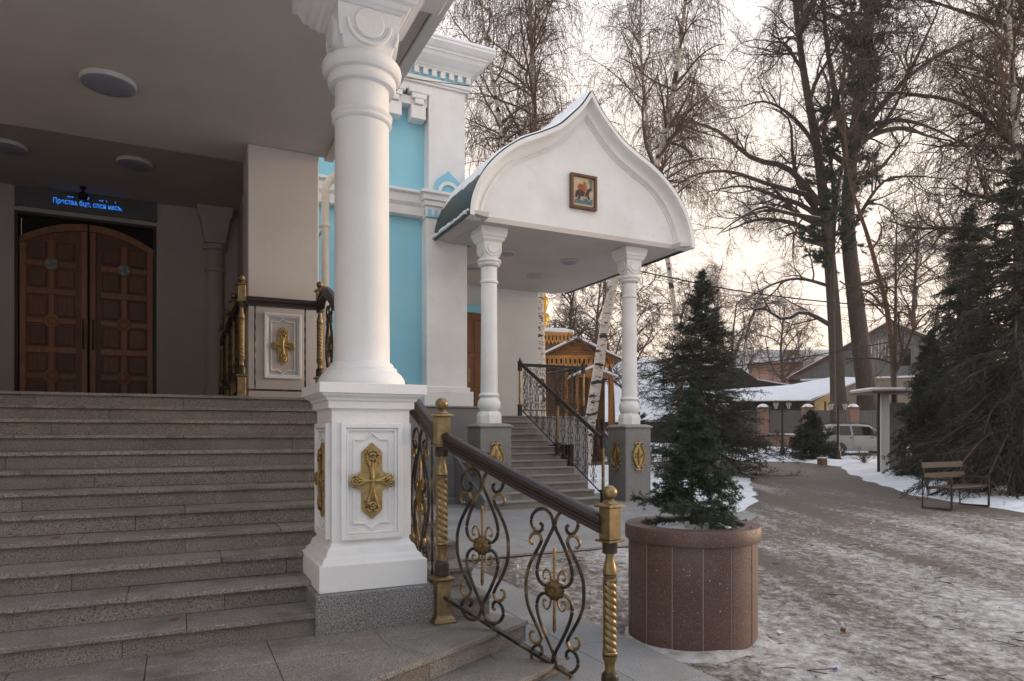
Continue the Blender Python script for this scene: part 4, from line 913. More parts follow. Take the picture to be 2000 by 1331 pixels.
for _ in range(26):
    a = random.gauss(math.atan2(-PLY, -PLX)+.0, .35); z = PLZ+.2+random.random()*.5; q = random.uniform(.003, .008)
    sp_.xf(Matrix.Identity(4)); c, s_ = math.cos(a), math.sin(a); r = .4905
    p = [(PLX+r*math.cos(a+q*x_), PLY+r*math.sin(a+q*x_), z+q*.5*z_) for x_, z_ in ((-1, -1), (1, -.7), (1.1, .8), (-.8, 1.2))]
    p2 = [(PLX+(r+.001)*math.cos(a+q*x_), PLY+(r+.001)*math.sin(a+q*x_), z+q*.5*z_) for x_, z_ in ((-1, -1), (1, -.7), (1.1, .8), (-.8, 1.2))]
    sp_.add(p+p2, [(4, 5, 6, 7), (0, 1, 5, 4), (1, 2, 6, 5), (2, 3, 7, 6), (3, 0, 4, 7)])
o = sp_.obj('white_spatter', PSPOT, pl); o['kind'] = 'stuff'
# crust of snow round the planter foot
b = B(); vs = []; fs = []; n = 60
for j, (r, h) in enumerate(((.46, .04), (.52, .045), (.57, .025), (.64, .0))):
    for i in range(n):
        a = 2*pi*i/n; w = mn.noise(Vector((math.cos(a)*1.8, math.sin(a)*1.8, j*.3))); f_ = .55+.45*math.cos(a+.95)
        rr = r+(r-.46)*(.7*f_-.2+.5*w); vs.append((PLX+rr*math.cos(a), PLY+rr*math.sin(a), PLZ-.005+h*(.5+.6*f_)*(1+.5*w)-.008))
for j in range(3):
    for i in range(n): fs.append((j*n+i, j*n+(i+1) % n, (j+1)*n+(i+1) % n, (j+1)*n+i))
tag(b.add(vs, fs).obj('snow_crust', DSNOW, None, 0, 70), 'dirty snow crust packed round the foot of the planter', None, None, 'stuff')
# ================================================================ TREES
def unit(v): return v/(np.linalg.norm(v, axis=-1, keepdims=True)+1e-9)
def grow(P0, D0, L, r0, r1, n, wig, trop=(0, 0, 0), curl=0):
    M = len(P0); P = np.zeros((M, n+1, 3)); P[:, 0] = P0; d = unit(D0); trop = np.array(trop, float); w = rng.normal(0, wig, (M, 3))
    for i in range(n):
        w = .6*w+.8*rng.normal(0, wig, (M, 3)); d = unit(d+w+trop*(1+curl*i/n)); P[:, i+1] = P[:, i]+d*(L/n)[:, None]
    t = np.linspace(0, 1, n+1)[None]; return P, r0[:, None]*(1-t)+r1[:, None]*t
def spawn(P, R, k, t0, t1, ang, sd, up=0):
    M, N, _ = P.shape; idx = np.repeat(np.arange(M), k); t = rng.uniform(t0, t1, len(idx))*(N-1); i = np.minimum(t.astype(int), N-2); f = (t-i)[:, None]
    a, b = P[idx, i], P[idx, i+1]; tg = unit(b-a); rd = unit(np.cross(tg, rng.normal(0, 1, (len(idx), 3))))
    an = np.radians(rng.normal(ang, sd, len(idx)))[:, None]; d = tg*np.cos(an)+rd*np.sin(an); d[:, 2] += up
    r = R[idx, i]*(1-f[:, 0])+R[idx, i+1]*f[:, 0]
    return a*(1-f)+b*f, unit(d), r, t/(N-1)
def tmesh(name, groups, m, parent, sm=True):
    Vs, Qs, o = [], [], 0
    for P, R, k in groups:
        V, Q = tubes(P, R, k); Vs.append(V); Qs.append(Q+o); o += len(V)
    V = np.concatenate(Vs)-np.array(OFF[parent]); me = npmesh(name, V, [np.concatenate(Qs)])
    if sm: me.polygons.foreach_set('use_smooth', np.ones(len(me.polygons), bool))
    ob = bpy.data.objects.new(name, me); COL.objects.link(ob); ob.parent = parent; me.materials.append(m); OFF[ob] = OFF[parent].copy(); return ob
def path(pts, n): 
    q = spline(pts, 6); s = np.concatenate([[0], np.cumsum(np.linalg.norm(np.diff(q, axis=0), axis=1))]); u = np.linspace(0, s[-1], n)
    return np.stack([np.interp(u, s, q[:, i]) for i in range(3)], 1)[None]
def P3(px, py, d): x, y = at(px, d); return (x, y, EYE+(848-py)*d/1340)
A1 = np.ones
def birch(label, pts, r, nl=26, tw=(7, 13), limb=3.0, t0=.30, droop=-.30, grp=None, weep=1.5, cat=6500, bare=TWIG):
    t = thing('birch_tree', label, 'tree', tuple(pts[0]), grp)
    T = path(pts, 22); n = T.shape[1]; TR = (r*(1-.86*np.linspace(0, 1, n)**.9))[None]; TR[0, 0] *= 1.25
    tmesh('trunk', [(T, TR, 14)], BIRCH, t)
    P0, D0, pr_, tt = spawn(T, TR, nl, t0, .99, 48, 12, .15)
    L1 = limb*(1.15-tt*.75)*rng.uniform(.6, 1.15, len(P0)); l1, r1 = grow(P0, D0, L1, np.minimum(pr_*.55, .07), A1(len(P0))*.012, 9, .10, (0, 0, .05), -3.2)
    P0, D0, pr_, _ = spawn(l1, r1, tw[0], .2, 1, 45, 18, .05); L2 = limb*.42*rng.uniform(.5, 1.2, len(P0))
    l2, r2_ = grow(P0, D0, L2, np.minimum(pr_*.6, .02), A1(len(P0))*.007, 6, .14, (0, 0, -.03), 2)
    P0, D0, pr_, _ = spawn(l2, r2_, tw[1], .1, 1, 55, 25); L3 = weep*rng.uniform(.3, 1.0, len(P0))**1.3*1.15
    l3, r3 = grow(P0, D0, L3, A1(len(P0))*.0050, A1(len(P0))*.0034, 7, .085, (0, 0, droop), .6)
    lm = tmesh('limbs', [(l1, r1, 6)], bare, t); lm.data.polygons.foreach_set('use_smooth', np.ones(len(lm.data.polygons), bool))
    j = rng.integers(0, len(l3), cat); s = rng.uniform(.3, 1, cat)*7; i = np.minimum(s.astype(int), 6); p = l3[j, i]*(1-(s-i)[:, None])+l3[j, i+1]*(s-i)[:, None]
    c, cr_ = grow(p, np.tile([0, 0, -1.], (cat, 1)), A1(cat)*.05, A1(cat)*.011, A1(cat)*.006, 1, .25)
    tmesh('crown', [(l2, r2_, 4), (l3, r3, 3), (c, cr_, 3)], CATK, t, False); return t
def bare_tree(label, trunk, r, limbs=(), nl=14, n2=9, n3=9, n4=5, limb=6.0, t0=.35, m=BARK, tm=TWIGD, up=.05, ang=50, grp=None, name='bare_tree', k4=.75, thin=1.0, px_limbs=None, snowy=False):
    t = thing(name, label, 'tree', tuple(trunk[0]), grp)
    T = path(trunk, 24); n = T.shape[1]; TR = (r*(1-.80*np.linspace(0, 1, n)))[None]; TR[0, 0] *= 1.3; TR[0, 1] *= 1.1
    g = [(T, TR, 14)]
    P0, D0, pr_, tt = spawn(T, TR, nl, t0, 1, ang, 12, up); L = limb*(1.2-.7*tt)*rng.uniform(.6, 1.2, len(P0))
    l1, r1 = grow(P0, D0, L, np.minimum(pr_*.6, .2), A1(len(P0))*.03, 12, .12, (0, 0, .02), 1)
    if px_limbs:
        ex = [path(q, 13)[0] for q, _ in px_limbs]; er = [rr*(1-.8*np.linspace(0, 1, 13)) for _, rr in px_limbs]
        l1 = np.concatenate([l1, np.array(ex)]); r1 = np.concatenate([r1, np.array(er)])
    g.append((l1, r1, 7)); tmesh('trunk', g, m, t)
    P0, D0, pr_, _ = spawn(l1, r1, n2, .15, 1, 45, 15, .03); L = limb*.42*rng.uniform(.4, 1.2, len(P0))
    l2, r2_ = grow(P0, D0, L, np.minimum(pr_*.6, .06), A1(len(P0))*.012, 8, .16, (0, 0, .0))
    P0, D0, pr_, _ = spawn(l2, r2_, n3, .15, 1, 45, 18); L = limb*.20*rng.uniform(.4, 1.2, len(P0))
    l3, r3 = grow(P0, D0, L, np.minimum(pr_*.6, .018*thin), A1(len(P0))*.007*thin, 6, .2, (0, 0, -.03))
    gg = [(l2, r2_, 5), (l3, r3, 3)]
    if n4:
        P0, D0, pr_, _ = spawn(l3, r3, n4, .2, 1, 45, 20); L = limb*.10*k4*rng.uniform(.4, 1.3, len(P0))
        l4, r4 = grow(P0, D0, L, A1(len(P0))*.0075*thin, A1(len(P0))*.0045*thin, 4, .2, (0, 0, -.06)); gg.append((l4, r4, 3))
    tmesh('crown', gg, tm, t, False)
    if snowy:
        sn, sr = l1.copy(), r1.copy(); flatm = np.abs(unit(np.gradient(sn, axis=1))[..., 2]) < .75; sn[..., 2] += sr*.75; sr = np.where(flatm, sr*.5, .001); tmesh('branch_snow', [(sn[-(len(px_limbs or [1])):], sr[-(len(px_limbs or [1])):], 5)], SNOW, t)
    return t
def blades(base, d, ln, w):                          # flat needles as thin triangles
    sd_ = unit(np.cross(d, rng.normal(0, 1, d.shape)))*w[:, None]/2; V = np.stack([base-sd_, base+sd_, base+d*ln[:, None]], 1).reshape(-1, 3)
    return V, np.arange(len(V)).reshape(-1, 3)
def spruce(label, x, y, z, h, rad, wh, per, tw, nd, nl, nw, m, grp=None, low=.06, droop=.0, lift=.25, asym=None, trunkr=None, name='spruce_tree', top=.985, ex=.85, cat='tree', skew=0):
    t = thing(name, label, cat, (x, y, z), grp); tr = trunkr or h*.014
    T = np.array([[[x+skew*f, y, z+h*f] for f in np.linspace(0, 1, 10)]]); tmesh('trunk', [(T, (tr*(1-.93*np.linspace(0, 1, 10)))[None], 10)], BARK, t)
    f = np.repeat(np.linspace(low, top, wh), per)+rng.uniform(-.5, .5, wh*per)*(top-low)/wh; f = np.clip(f, low*.8, .995); M = len(f)
    az = rng.uniform(0, 2*pi, M); ln = rad*(1-f)**ex*rng.uniform(.62, 1.15, M)+.012*h
    if asym is not None: ln *= 1+asym[1]*np.cos(az-asym[0])
    P0 = np.stack([x+skew*f, np.full(M, y), z+h*f], 1); el = np.radians(-18+50*f**1.6+rng.normal(0, 7, M)); D0 = np.stack([np.cos(az)*np.cos(el), np.sin(az)*np.cos(el), np.sin(el)], 1)
    b1, r1 = grow(P0, D0, ln, A1(M)*tr*.30*(1-.6*f), A1(M)*tr*.05, 7, .05, (0, 0, lift*.12+droop*.3))
    P0, D0, pr_, tt = spawn(b1, r1, tw, .12, 1.0, 50, 8); D0[:, 2] = D0[:, 2]*.35-.12-.5*max(0, -droop); L2 = np.repeat(ln, tw)*(.42-.25*tt)*rng.uniform(.6, 1.2, len(P0))+.03*rad*np.repeat(1-f, tw)
    l2, r2_ = grow(P0, D0, L2, A1(len(P0))*tr*.07, A1(len(P0))*tr*.03, 4, .10, (0, 0, .04+droop))
    l3p, l3d, _, _ = spawn(l2, r2_, 3, .2, .9, 45, 10); l3d[:, 2] *= .5; l3, r3 = grow(l3p, l3d, np.repeat(L2, 3)*rng.uniform(.3, .55, len(l3p)), A1(len(l3p))*tr*.03, A1(len(l3p))*tr*.02, 3, .1, (0, 0, droop))
    Vs, Fs, o = [], [], 0
    for (P, R, kk) in ((b1, r1, max(4, nd)), (l2, r2_, nd), (l3, r3, max(3, int(nd*.6)))):
        bp_, bd, _, _ = spawn(P, R, kk, .0 if P is not b1 else .25, 1.0, 48, 12, .12); ll = np.linalg.norm(P[:, -1]-P[:, 0], axis=1); kp = rng.random(len(bp_)) < np.repeat(np.clip(ll/np.percentile(ll, 60), .08, 1), kk); bp_, bd = bp_[kp], bd[kp]; V, F_ = blades(bp_, bd, nl*rng.uniform(.7, 1.2, len(bp_)), A1(len(bp_))*nw); Vs.append(V); Fs.append(F_+o); o += len(V)
    V = np.concatenate(Vs)-np.array([x, y, z]); me = npmesh('needles', V, [np.concatenate(Fs)])
    ob = bpy.data.objects.new('crown', me); COL.objects.link(ob); ob.parent = t; me.materials.append(m); OFF[ob] = OFF[t].copy()
    tmesh('branches', [(b1, r1, 4), (l2, r2_, 3)], BARK, t)
    return t
# the little spruce in the planter, the one beyond it, the dark ones by the bench
spruce('little blue green spruce growing in the round stone planter', 3.64, 4.25, .74, 1.19, .52, 16, 7, 15, 31, .027, .0044, NEED, low=.15, droop=-.02, lift=.45, trunkr=.018, ex=1.0)
gb = gh(1370, 24)
spruce('tall dark spruce standing behind the planter and the small porch column', gb.x, gb.y, gb.z, 7.1, 3.2, 36, 9, 14, 15, .085, .016, NEED2, low=.05, lift=.15, droop=-.03, ex=1.0)
DGRP = 'dark spruces shading the bench'
for px, d, h, rad, lab, asy in ((1818, 22.5, 4.8, 1.5, 'shorter dark spruce close behind the white shelter and its pole', (pi, .1)), (1985, 17.2, 8.4, 2.6, 'big dark spruce with a thick trunk standing behind the bench', (pi, .25)), (1893, 20.5, 8.3, 2.4, 'dark spruce with drooping sprays behind the bench, second from the white shelter', (pi, .1)),
                          (2075, 21, 9.5, 2.7, 'dark spruce at the right edge of the photo', (pi, .1))):
    q = gh(px, d); spruce(lab, q.x, q.y, q.z, h, rad, 32, 9, 14, 14, .09, .016, NEED2, DGRP, low=.05 if px < 2000 else .08, droop=-.20, lift=-.25, asym=asy, trunkr=.20 if px == 1985 else .14)
q = gh(1583, 30.4); spruce('low bushy evergreen between the two lamp posts, in front of the car', q.x, q.y, q.z-.05, 2.15, 1.35, 14, 11, 12, 16, .085, .022, NEED2, low=.03, lift=1.3, trunkr=.05, name='evergreen_bush', cat='bush')
q = gh(1243, 27); spruce('small spruce beside the pale blue shed, seen left of the free column', q.x, q.y, q.z, 2.6, 1.0, 12, 7, 9, 11, .08, .016, NEED2, low=.04, trunkr=.04, name='small_spruce')
# birches behind the small porch
BG = 'birches behind the small porch'
birch('birch with upright white trunk rising behind the small porch, beside the wooden kiosk', [P3(1056, 895, 25), P3(1056, 700, 25), P3(1050, 450, 25), P3(1043, 200, 25), P3(1036, 0, 25), P3(1050, -220, 25)], .21, nl=36, tw=(8, 12), limb=4.4, t0=.42, grp=BG, weep=1.9)
birch('birch leaning to the right behind the free column of the small porch', [P3(1140, 905, 24), P3(1160, 780, 24), P3(1190, 590, 24), P3(1232, 430, 24), P3(1290, 300, 24.5), P3(1322, 130, 25), P3(1345, -60, 25), P3(1350, -200, 25)], .22, nl=34, tw=(8, 12), limb=4.0, t0=.42, grp=BG, weep=1.8)
birch('thin birch leaning left behind the church cornice', [P3(1002, 900, 23), P3(1000, 600, 23), P3(985, 320, 23), P3(968, 190, 23), P3(945, 60, 23), P3(930, -120, 23)], .15, nl=30, tw=(8, 12), limb=3.6, t0=.45, grp=BG, weep=1.7)
birch('pale birch between the gable apex and the big dark trees', [P3(1330, 900, 33), P3(1322, 650, 33), P3(1290, 420, 33), P3(1268, 280, 33), P3(1250, 60, 33), P3(1262, -150, 33)], .17, nl=36, tw=(8, 11), limb=5.2, t0=.40, grp=BG, weep=1.8)
birch('birch with heavy weeping twigs at the top right corner of the photo', [P3(1992, 900, 22), P3(1990, 500, 22), P3(1985, 280, 22), P3(1972, 60, 22), P3(1965, -150, 22)], .22, nl=30, tw=(8, 14), limb=4.6, t0=.45, grp=BG, weep=1.6, bare=TWIGD)
# big dark trees over the fence
TG = 'big bare trees beyond the brick fence'
d = 38
bare_tree('left of the twin big dark bare trees rising behind the brick fence', [P3(1640, 850, d), P3(1636, 760, d), P3(1628, 600, d), P3(1612, 420, d), P3(1594, 280, d), P3(1568, 130, d), P3(1548, -40, d), P3(1535, -160, d)], .42,
    nl=22, n2=9, n3=9, n4=6, limb=7.5, t0=.36, grp=TG, snowy=True,
    px_limbs=[([P3(1602, 400, d), P3(1540, 330, d), P3(1470, 310, d), P3(1400, 255, d-1), P3(1330, 235, d-2)], .20), ([P3(1590, 385, d), P3(1500, 360, d), P3(1420, 335, d), P3(1350, 345, d), P3(1300, 380, d)], .15),
               ([P3(1606, 430, d), P3(1530, 415, d), P3(1490, 405, d), P3(1440, 430, d), P3(1400, 460, d)], .13), ([P3(1622, 560, d), P3(1560, 545, d), P3(1500, 560, d), P3(1440, 600, d)], .10),
               ([P3(1630, 640, d), P3(1570, 610, d), P3(1530, 625, d), P3(1480, 600, d), P3(1455, 660, d)], .14), ([P3(1600, 300, d), P3(1560, 240, d), P3(1500, 200, d), P3(1440, 210, d)], .13)])
bare_tree('right and thicker of the twin big dark bare trees behind the brick fence', [P3(1697, 850, d), P3(1692, 760, d), P3(1672, 600, d), P3(1656, 440, d), P3(1664, 300, d), P3(1690, 160, d), P3(1702, 20, d), P3(1710, -140, d)], .54,
    nl=24, n2=9, n3=9, n4=6, limb=7.5, t0=.42, grp=TG, snowy=True,
    px_limbs=[([P3(1660, 330, d), P3(1630, 180, d), P3(1612, 60, d), P3(1605, -80, d)], .24), ([P3(1662, 300, d), P3(1700, 250, d), P3(1760, 235, d), P3(1840, 260, d), P3(1920, 310, d)], .14), ([P3(1664, 290, d), P3(1740, 185, d), P3(1830, 110, d), P3(1950, 60, d)], .18),
               ([P3(1658, 460, d), P3(1720, 360, d), P3(1780, 345, d), P3(1850, 350, d)], .12), ([P3(1666, 560, d), P3(1740, 540, d), P3(1800, 480, d), P3(1860, 500, d)], .10)])
bare_tree('dark bare tree reaching in over the spruces from the right edge of the photo', [P3(2080, 900, 24), P3(2060, 500, 24), P3(2040, 320, 24), P3(2030, 120, 24), P3(2000, -100, 24)], .30, nl=16, n2=10, n3=11, n4=7, limb=5.5, t0=.4, thin=.9, snowy=True,
    px_limbs=[([P3(2040, 330, 24), P3(1965, 270, 24), P3(1880, 205, 24), P3(1790, 185, 24), P3(1700, 180, 24)], .12), ([P3(2040, 240, 24), P3(1940, 250, 24), P3(1850, 285, 24), P3(1790, 280, 24)], .08), ([P3(2030, 80, 24), P3(1930, 40, 24), P3(1840, 10, 24), P3(1760, -20, 24)], .10), ([P3(2040, 160, 24), P3(1960, 150, 24), P3(1880, 130, 24), P3(1790, 110, 24)], .07)])
# slim reddish pine trunk leaning left, a straight slim one beside it
for nm, pts, r in (('slim reddish pine trunk leaning left in front of the big dark trees', [P3(1752, 880, 27), P3(1738, 640, 27), P3(1700, 480, 27), P3(1662, 360, 27), P3(1650, 250, 27), P3(1640, 120, 27)], .13),
                   ('straight slim dark trunk beside the white shelter', [P3(1742, 900, 25), P3(1748, 700, 25), P3(1750, 500, 25), P3(1752, 420, 25)], .10),
                   ('slim brown trunk between the kiosk and the snowy roof', [P3(1198, 900, 29), P3(1196, 760, 29), P3(1184, 640, 29), P3(1182, 480, 29)], .10)):
    bare_tree(nm, pts, r, nl=10, n2=6, n3=6, n4=3, limb=2.2, t0=.35, tm=TWIG, m=mat('reddish_bark', (.14, .075, .05), (.08, .05, .038), scale=6, rough=.9, bump=.5, bscale=20) if 'reddish' in nm or 'brown' in nm else BARK, name='slim_tree')
# tufted evergreen between the big trunks (dark clumps high up)
q = gh(1618, 35); pt = thing('pine_tree', 'dark pine with ragged tufts growing against the twin bare trunks', 'tree', tuple(q))
T = path([P3(1628, 860, 35), P3(1626, 600, 35), P3(1632, 400, 35), P3(1664, 240, 35), P3(1690, 60, 35), P3(1700, -60, 35)], 20); TR = (.16*(1-.8*np.linspace(0, 1, 20)))[None]; tmesh('trunk', [(T, TR, 10)], BARK, pt)
P0, D0, pr_, tt = spawn(T, TR, 130, .36, 1, 72, 16, .05); b1, r1 = grow(P0, D0, np.where(tt < .72, 2.3, 1.3)*rng.uniform(.3, 1.1, 130), A1(130)*.035, A1(130)*.012, 6, .12, (0, 0, .06))
P0, D0, pr_, tt = spawn(b1, r1, 9, .35, 1, 45, 15); b2, r2_ = grow(P0, D0, rng.uniform(.2, .6, len(P0)), A1(len(P0))*.010, A1(len(P0))*.006, 4, .15, (0, 0, .05))
P0, D0, pr_, tt = spawn(b2, r2_, 60, .25, 1, 50, 20); V, F_ = blades(P0, D0, rng.uniform(.12, .22, len(P0)), A1(len(P0))*.03)
me = npmesh('crown', V-np.array(OFF[pt]), [F_]); ob = bpy.data.objects.new('crown', me); COL.objects.link(ob); ob.parent = pt; me.materials.append(NEED2); tmesh('branches', [(b1, r1, 5), (b2, r2_, 3)], BARK, pt)
# smaller bare trees further off
FG = 'distant bare trees'
for px, d, h, nl, lab in ((1120, 44, 11, 14, 'distant bare tree right behind the wooden kiosk roof'), (1225, 50, 11, 14, 'distant bare tree above the long snowy roof, left of the free column'), (1330, 47, 9.5, 14, 'distant bare tree left of the tall spruce top'),
                     (1435, 55, 11, 15, 'distant bare tree between the tall spruce and the pink house'), (1530, 62, 12, 15, 'distant bare tree above the pink house roof'), (1790, 52, 15, 16, 'distant bare tree behind the grey gabled house'),
                     (1880, 48, 15, 15, 'distant bare tree behind the dark spruces'), (1170, 60, 14, 14, 'farthest bare tree behind the kiosk and leaning birch'), (1400, 70, 15, 15, 'farthest bare tree above the tall spruce')):
    q = gh(px, d); bare_tree(lab, [tuple(q), (q.x+.1, q.y, q.z+h*.3), (q.x-.2, q.y+.1, q.z+h*.65), (q.x+.2, q.y, q.z+h)], .02*h, nl=nl, n2=8, n3=8, n4=4, limb=h*.42, t0=.22, m=TWIGF, tm=TWIGF, grp=FG, thin=1.5, up=.2, ang=45)
# bare shrubs by the fence and beds
for px, d, h, lab in ((1478, 32.5, 1.0, 'leafless shrub in the snow before the brick fence pier'), (1688, 27.5, .7, 'dry twiggy shrub in the snow under the right lamp post'), (1190, 28, 1.9, 'thin leafless bush in the snow beside the pale blue shed')):
    q = gh(px, d); t = thing('bare_shrub', lab, 'shrub', tuple(q)); n = 26; az = rng.uniform(0, 2*pi, n); D0 = np.stack([np.cos(az)*.5, np.sin(az)*.5, A1(n)], 1)
    l1, r1 = grow(np.tile(np.array(q), (n, 1)), D0, h*rng.uniform(.6, 1.1, n), A1(n)*.010, A1(n)*.005, 6, .12); P0, D0, pr_, _ = spawn(l1, r1, 6, .3, 1, 40, 15); l2, r2_ = grow(P0, D0, h*.3*rng.uniform(.4, 1, len(P0)), A1(len(P0))*.006, A1(len(P0))*.004, 3, .15)
    tmesh('stems', [(l1, r1, 4), (l2, r2_, 3)], TWIG, t)
# ================================================================ BACKGROUND BUILDINGS, FENCE, CAR
def view_frame(px, d, yaw=0, z=None):                # local axes: x to the right in view, y away, origin on the terrain
    q = gh(px, d); return Matrix.Translation((q.x, q.y, q.z if z is None else z)) @ Matrix.Rotation(-TH+yaw, 4, 'Z')
def local_thing(name, label, cat, M_, group=None):
    t = thing(name, label, cat, M_.to_translation(), group); t.rotation_euler = (0, 0, M_.to_euler().z); OFF[t] = Vector(); return t
# brick and steel fence
fn = local_thing('brick_fence', 'fence of red brick piers with snowy caps and grey corrugated steel panels', 'fence', view_frame(1490, 36))
pxs = (-2.2, 0, 2.35, 4.72, 7.1, 9.5)
for x in pxs:
    p = B().box(x-.24, x+.24, -.22, .22, -.3, 2.08).obj('brick_pier', BRICK, fn)
    B().lathe([(.29, 2.083), (.29, 2.13), (.05, 2.24)], sq=True, c=(x, 0, 0)).obj('pier_cap', DWOOD, p)
    B().lathe([(.28, 2.135), (.27, 2.20), (.15, 2.29), (.03, 2.32)], 12, (x, 0, 0)).obj('cap_snow', SNOW, p, 0, 60)
for a, c in zip(pxs[:-1], pxs[1:]):
    B().box(a+.242, c-.242, -.12, .12, -.3, .68).obj('brick_base', BRICK, fn); B().box(a+.243, c-.243, -.15, .15, .683, .76).obj('base_snow', SNOW, fn, .02)
    b = B(); n = int((c-a-.5)/.11)
    for i in range(n): x = a+.25+i*.11; b.prism([(x, -.03), (x+.055, -.03), (x+.07, .0), (x+.108, .0), (x+.108, .02), (x, .02)], .77, 1.98, 'z')
    o = b.obj('steel_sheet', FENCEM, fn); o['kind'] = 'stuff'
# long low shed with a snowy roof and a sunlit yellow wall
sh = local_thing('low_shed', 'long low dark shed with a snowy roof and yellow end wall behind the fence', 'shed', view_frame(1480, 41, -.08))
B().box(-3.5, 3.35, .2, 3.5, -.3, 2.45).obj('wall', DARKW, sh)
B().prism([(3.36, .21), (5.75, 2.1), (5.75, 3.5), (3.36, 3.5)], -.3, 2.58, 'z').add([(3.36, .22, 2.581), (5.75, 2.11, 2.581), (5.75, 2.11, 3.7), (3.36, .30, 2.581), (5.75, 2.2, 2.581), (5.75, 2.2, 3.7)], [(0, 1, 2), (5, 4, 3), (0, 3, 4, 1), (1, 4, 5, 2), (2, 5, 3, 0)]).obj('end_wall', YELLOW, sh)
B().prism([(-3.9, 2.60), (2.9, 2.60), (5.9, 3.79), (5.9, 3.85), (2.9, 2.68), (-3.9, 2.68)], -.35, .1, 'y').obj('fascia', DWOOD, sh)
B().add([(-4, -.4, 2.66), (3.0, -.4, 2.68), (5.95, -.4, 3.95), (5.95, 4.0, 4.4), (3.0, 4.0, 3.85), (-4, 4.0, 3.4), (-4, -.4, 2.60), (3.0, -.4, 2.62), (5.95, -.4, 3.86), (5.95, 4.0, 4.3), (3.0, 4.0, 3.75), (-4, 4.0, 3.3)],
        [(0, 1, 4, 5), (1, 2, 3, 4), (6, 11, 10, 7), (7, 10, 9, 8), (0, 6, 7, 1), (1, 7, 8, 2), (2, 8, 9, 3), (3, 9, 10, 4), (4, 10, 11, 5), (5, 11, 6, 0)]).obj('snowy_roof', SNOW, sh)
for x in (3.9, 5.2): B().box(x, x+.12, .14, .178, -.2, 2.6).obj('post', DWOOD, sh)
# dark hipped roof behind the shed
dk = local_thing('dark_roofed_barn', 'barn with a black pitched roof edged in snow behind the low shed', 'barn', view_frame(1470, 47, -.30))
B().box(-3.6, 3.4, 0, 5, -.3, 3.3).obj('wall', DARKW, dk)
B().prism([(-4.0, 3.3), (3.9, 3.3), (3.6, 3.55), (0.3, 4.25), (-.8, 5.1), (-4.0, 5.3)], -.3, 5, 'y').obj('roof', ROOFD, dk)
B().prism([(3.62, 3.56), (.3, 4.26), (.3, 4.32), (3.75, 3.62)], -.32, 5.02, 'y').obj('roof_snow', SNOW, dk)
# grey boarded gable house
gh_ = local_thing('grey_gable_house', 'house with grey vertical gable boards over beige brick, behind the twin dark trunks', 'house', view_frame(1650, 46, -.45))
B().box(-2.6, 8.2, .0, 7, -.3, 5.6).obj('wall', BEIGE, gh_)
B().box(-2.75, 8.3, -.12, -.002, 4.25, 4.36).obj('belt', SNOW, gh_)
gx0, gx1, gz0, gxm, gzm = -3.6, 9.4, 4.25, 2.6, 7.75
b = B(); x = gx0+.2
while x < gx1-.25:
    zt = gz0+(gzm-gz0)*(1-abs(x+.1-gxm)/(gx1-gxm if x > gxm else gxm-gx0)); 
    if zt > gz0+.1: b.box(x, x+.185, -.10-.03*(int(x*10) % 2), -.003, 4.37, zt)
    x += .2
o = b.obj('gable_board', GREYB, gh_); o['kind'] = 'stuff'
for s, xa in ((-1, gx0), (1, gx1)):
    B().prism([(xa, gz0), (gxm, gzm), (gxm, gzm+.11), (xa-.05*s, gz0+.09)], -.5, 7, 'y').obj('roof', DWOOD, gh_)
    B().prism([(xa, gz0+.165), (gxm, gzm+.165), (gxm, gzm+.23), (xa+.02, gz0+.215)], -.5, 7, 'y').obj('roof_snow', SNOW, gh_)
w = B().box(3.1, 3.9, -.14, -.11, 4.9, 6.2).obj('window', GREYB, gh_); B().box(3.18, 3.82, -.16, -.141, 5.0, 6.1).obj('pane', GLASS, w)
B().box(4.6, 6.0, -.02, .1, 1.2, 2.6).obj('window', GLASS, gh_)
# pink house
pk = local_thing('pink_house', 'low pink plastered house with a snow covered roof in the far background', 'house', view_frame(1525, 66, -.37))
B().box(-4.6, 6.5, 0, 8, -.5, 7.0).obj('wall', PINKB, pk)
B().box(1.9, 2.05, -.15, -.003, 3.6, 7.0).obj('downpipe', DWOOD, pk)
w = B().box(2.6, 4.1, -.06, -.003, 4.3, 6.2).obj('window', DWOOD, pk); B().box(2.75, 3.95, -.08, -.061, 4.45, 6.05).obj('pane', GLASS, w)
B().box(-4.9, 6.8, -.35, .2, 7.0, 7.2).obj('eaves', DWOOD, pk)
B().prism([(-4.9, 7.21), (6.8, 7.21), (5.2, 8.2), (-2.0, 8.5), (-4.0, 8.3)], -.30, 4, 'y').obj('snowy_roof', SNOW, pk)
for i in range(4): B().box(-4+2.3*i, -2.6+2.3*i, -.34, -.301, 7.5+.15*(i % 2), 7.58+.15*(i % 2)).obj('snow_guard', mat('rust', (.20, .10, .07), rough=.8) if i == 0 else bpy.data.materials['rust'], pk)
B().box(.2, 1.6, -.6, 1, 7.8, 8.3).obj('dormer', BEIGE, pk)
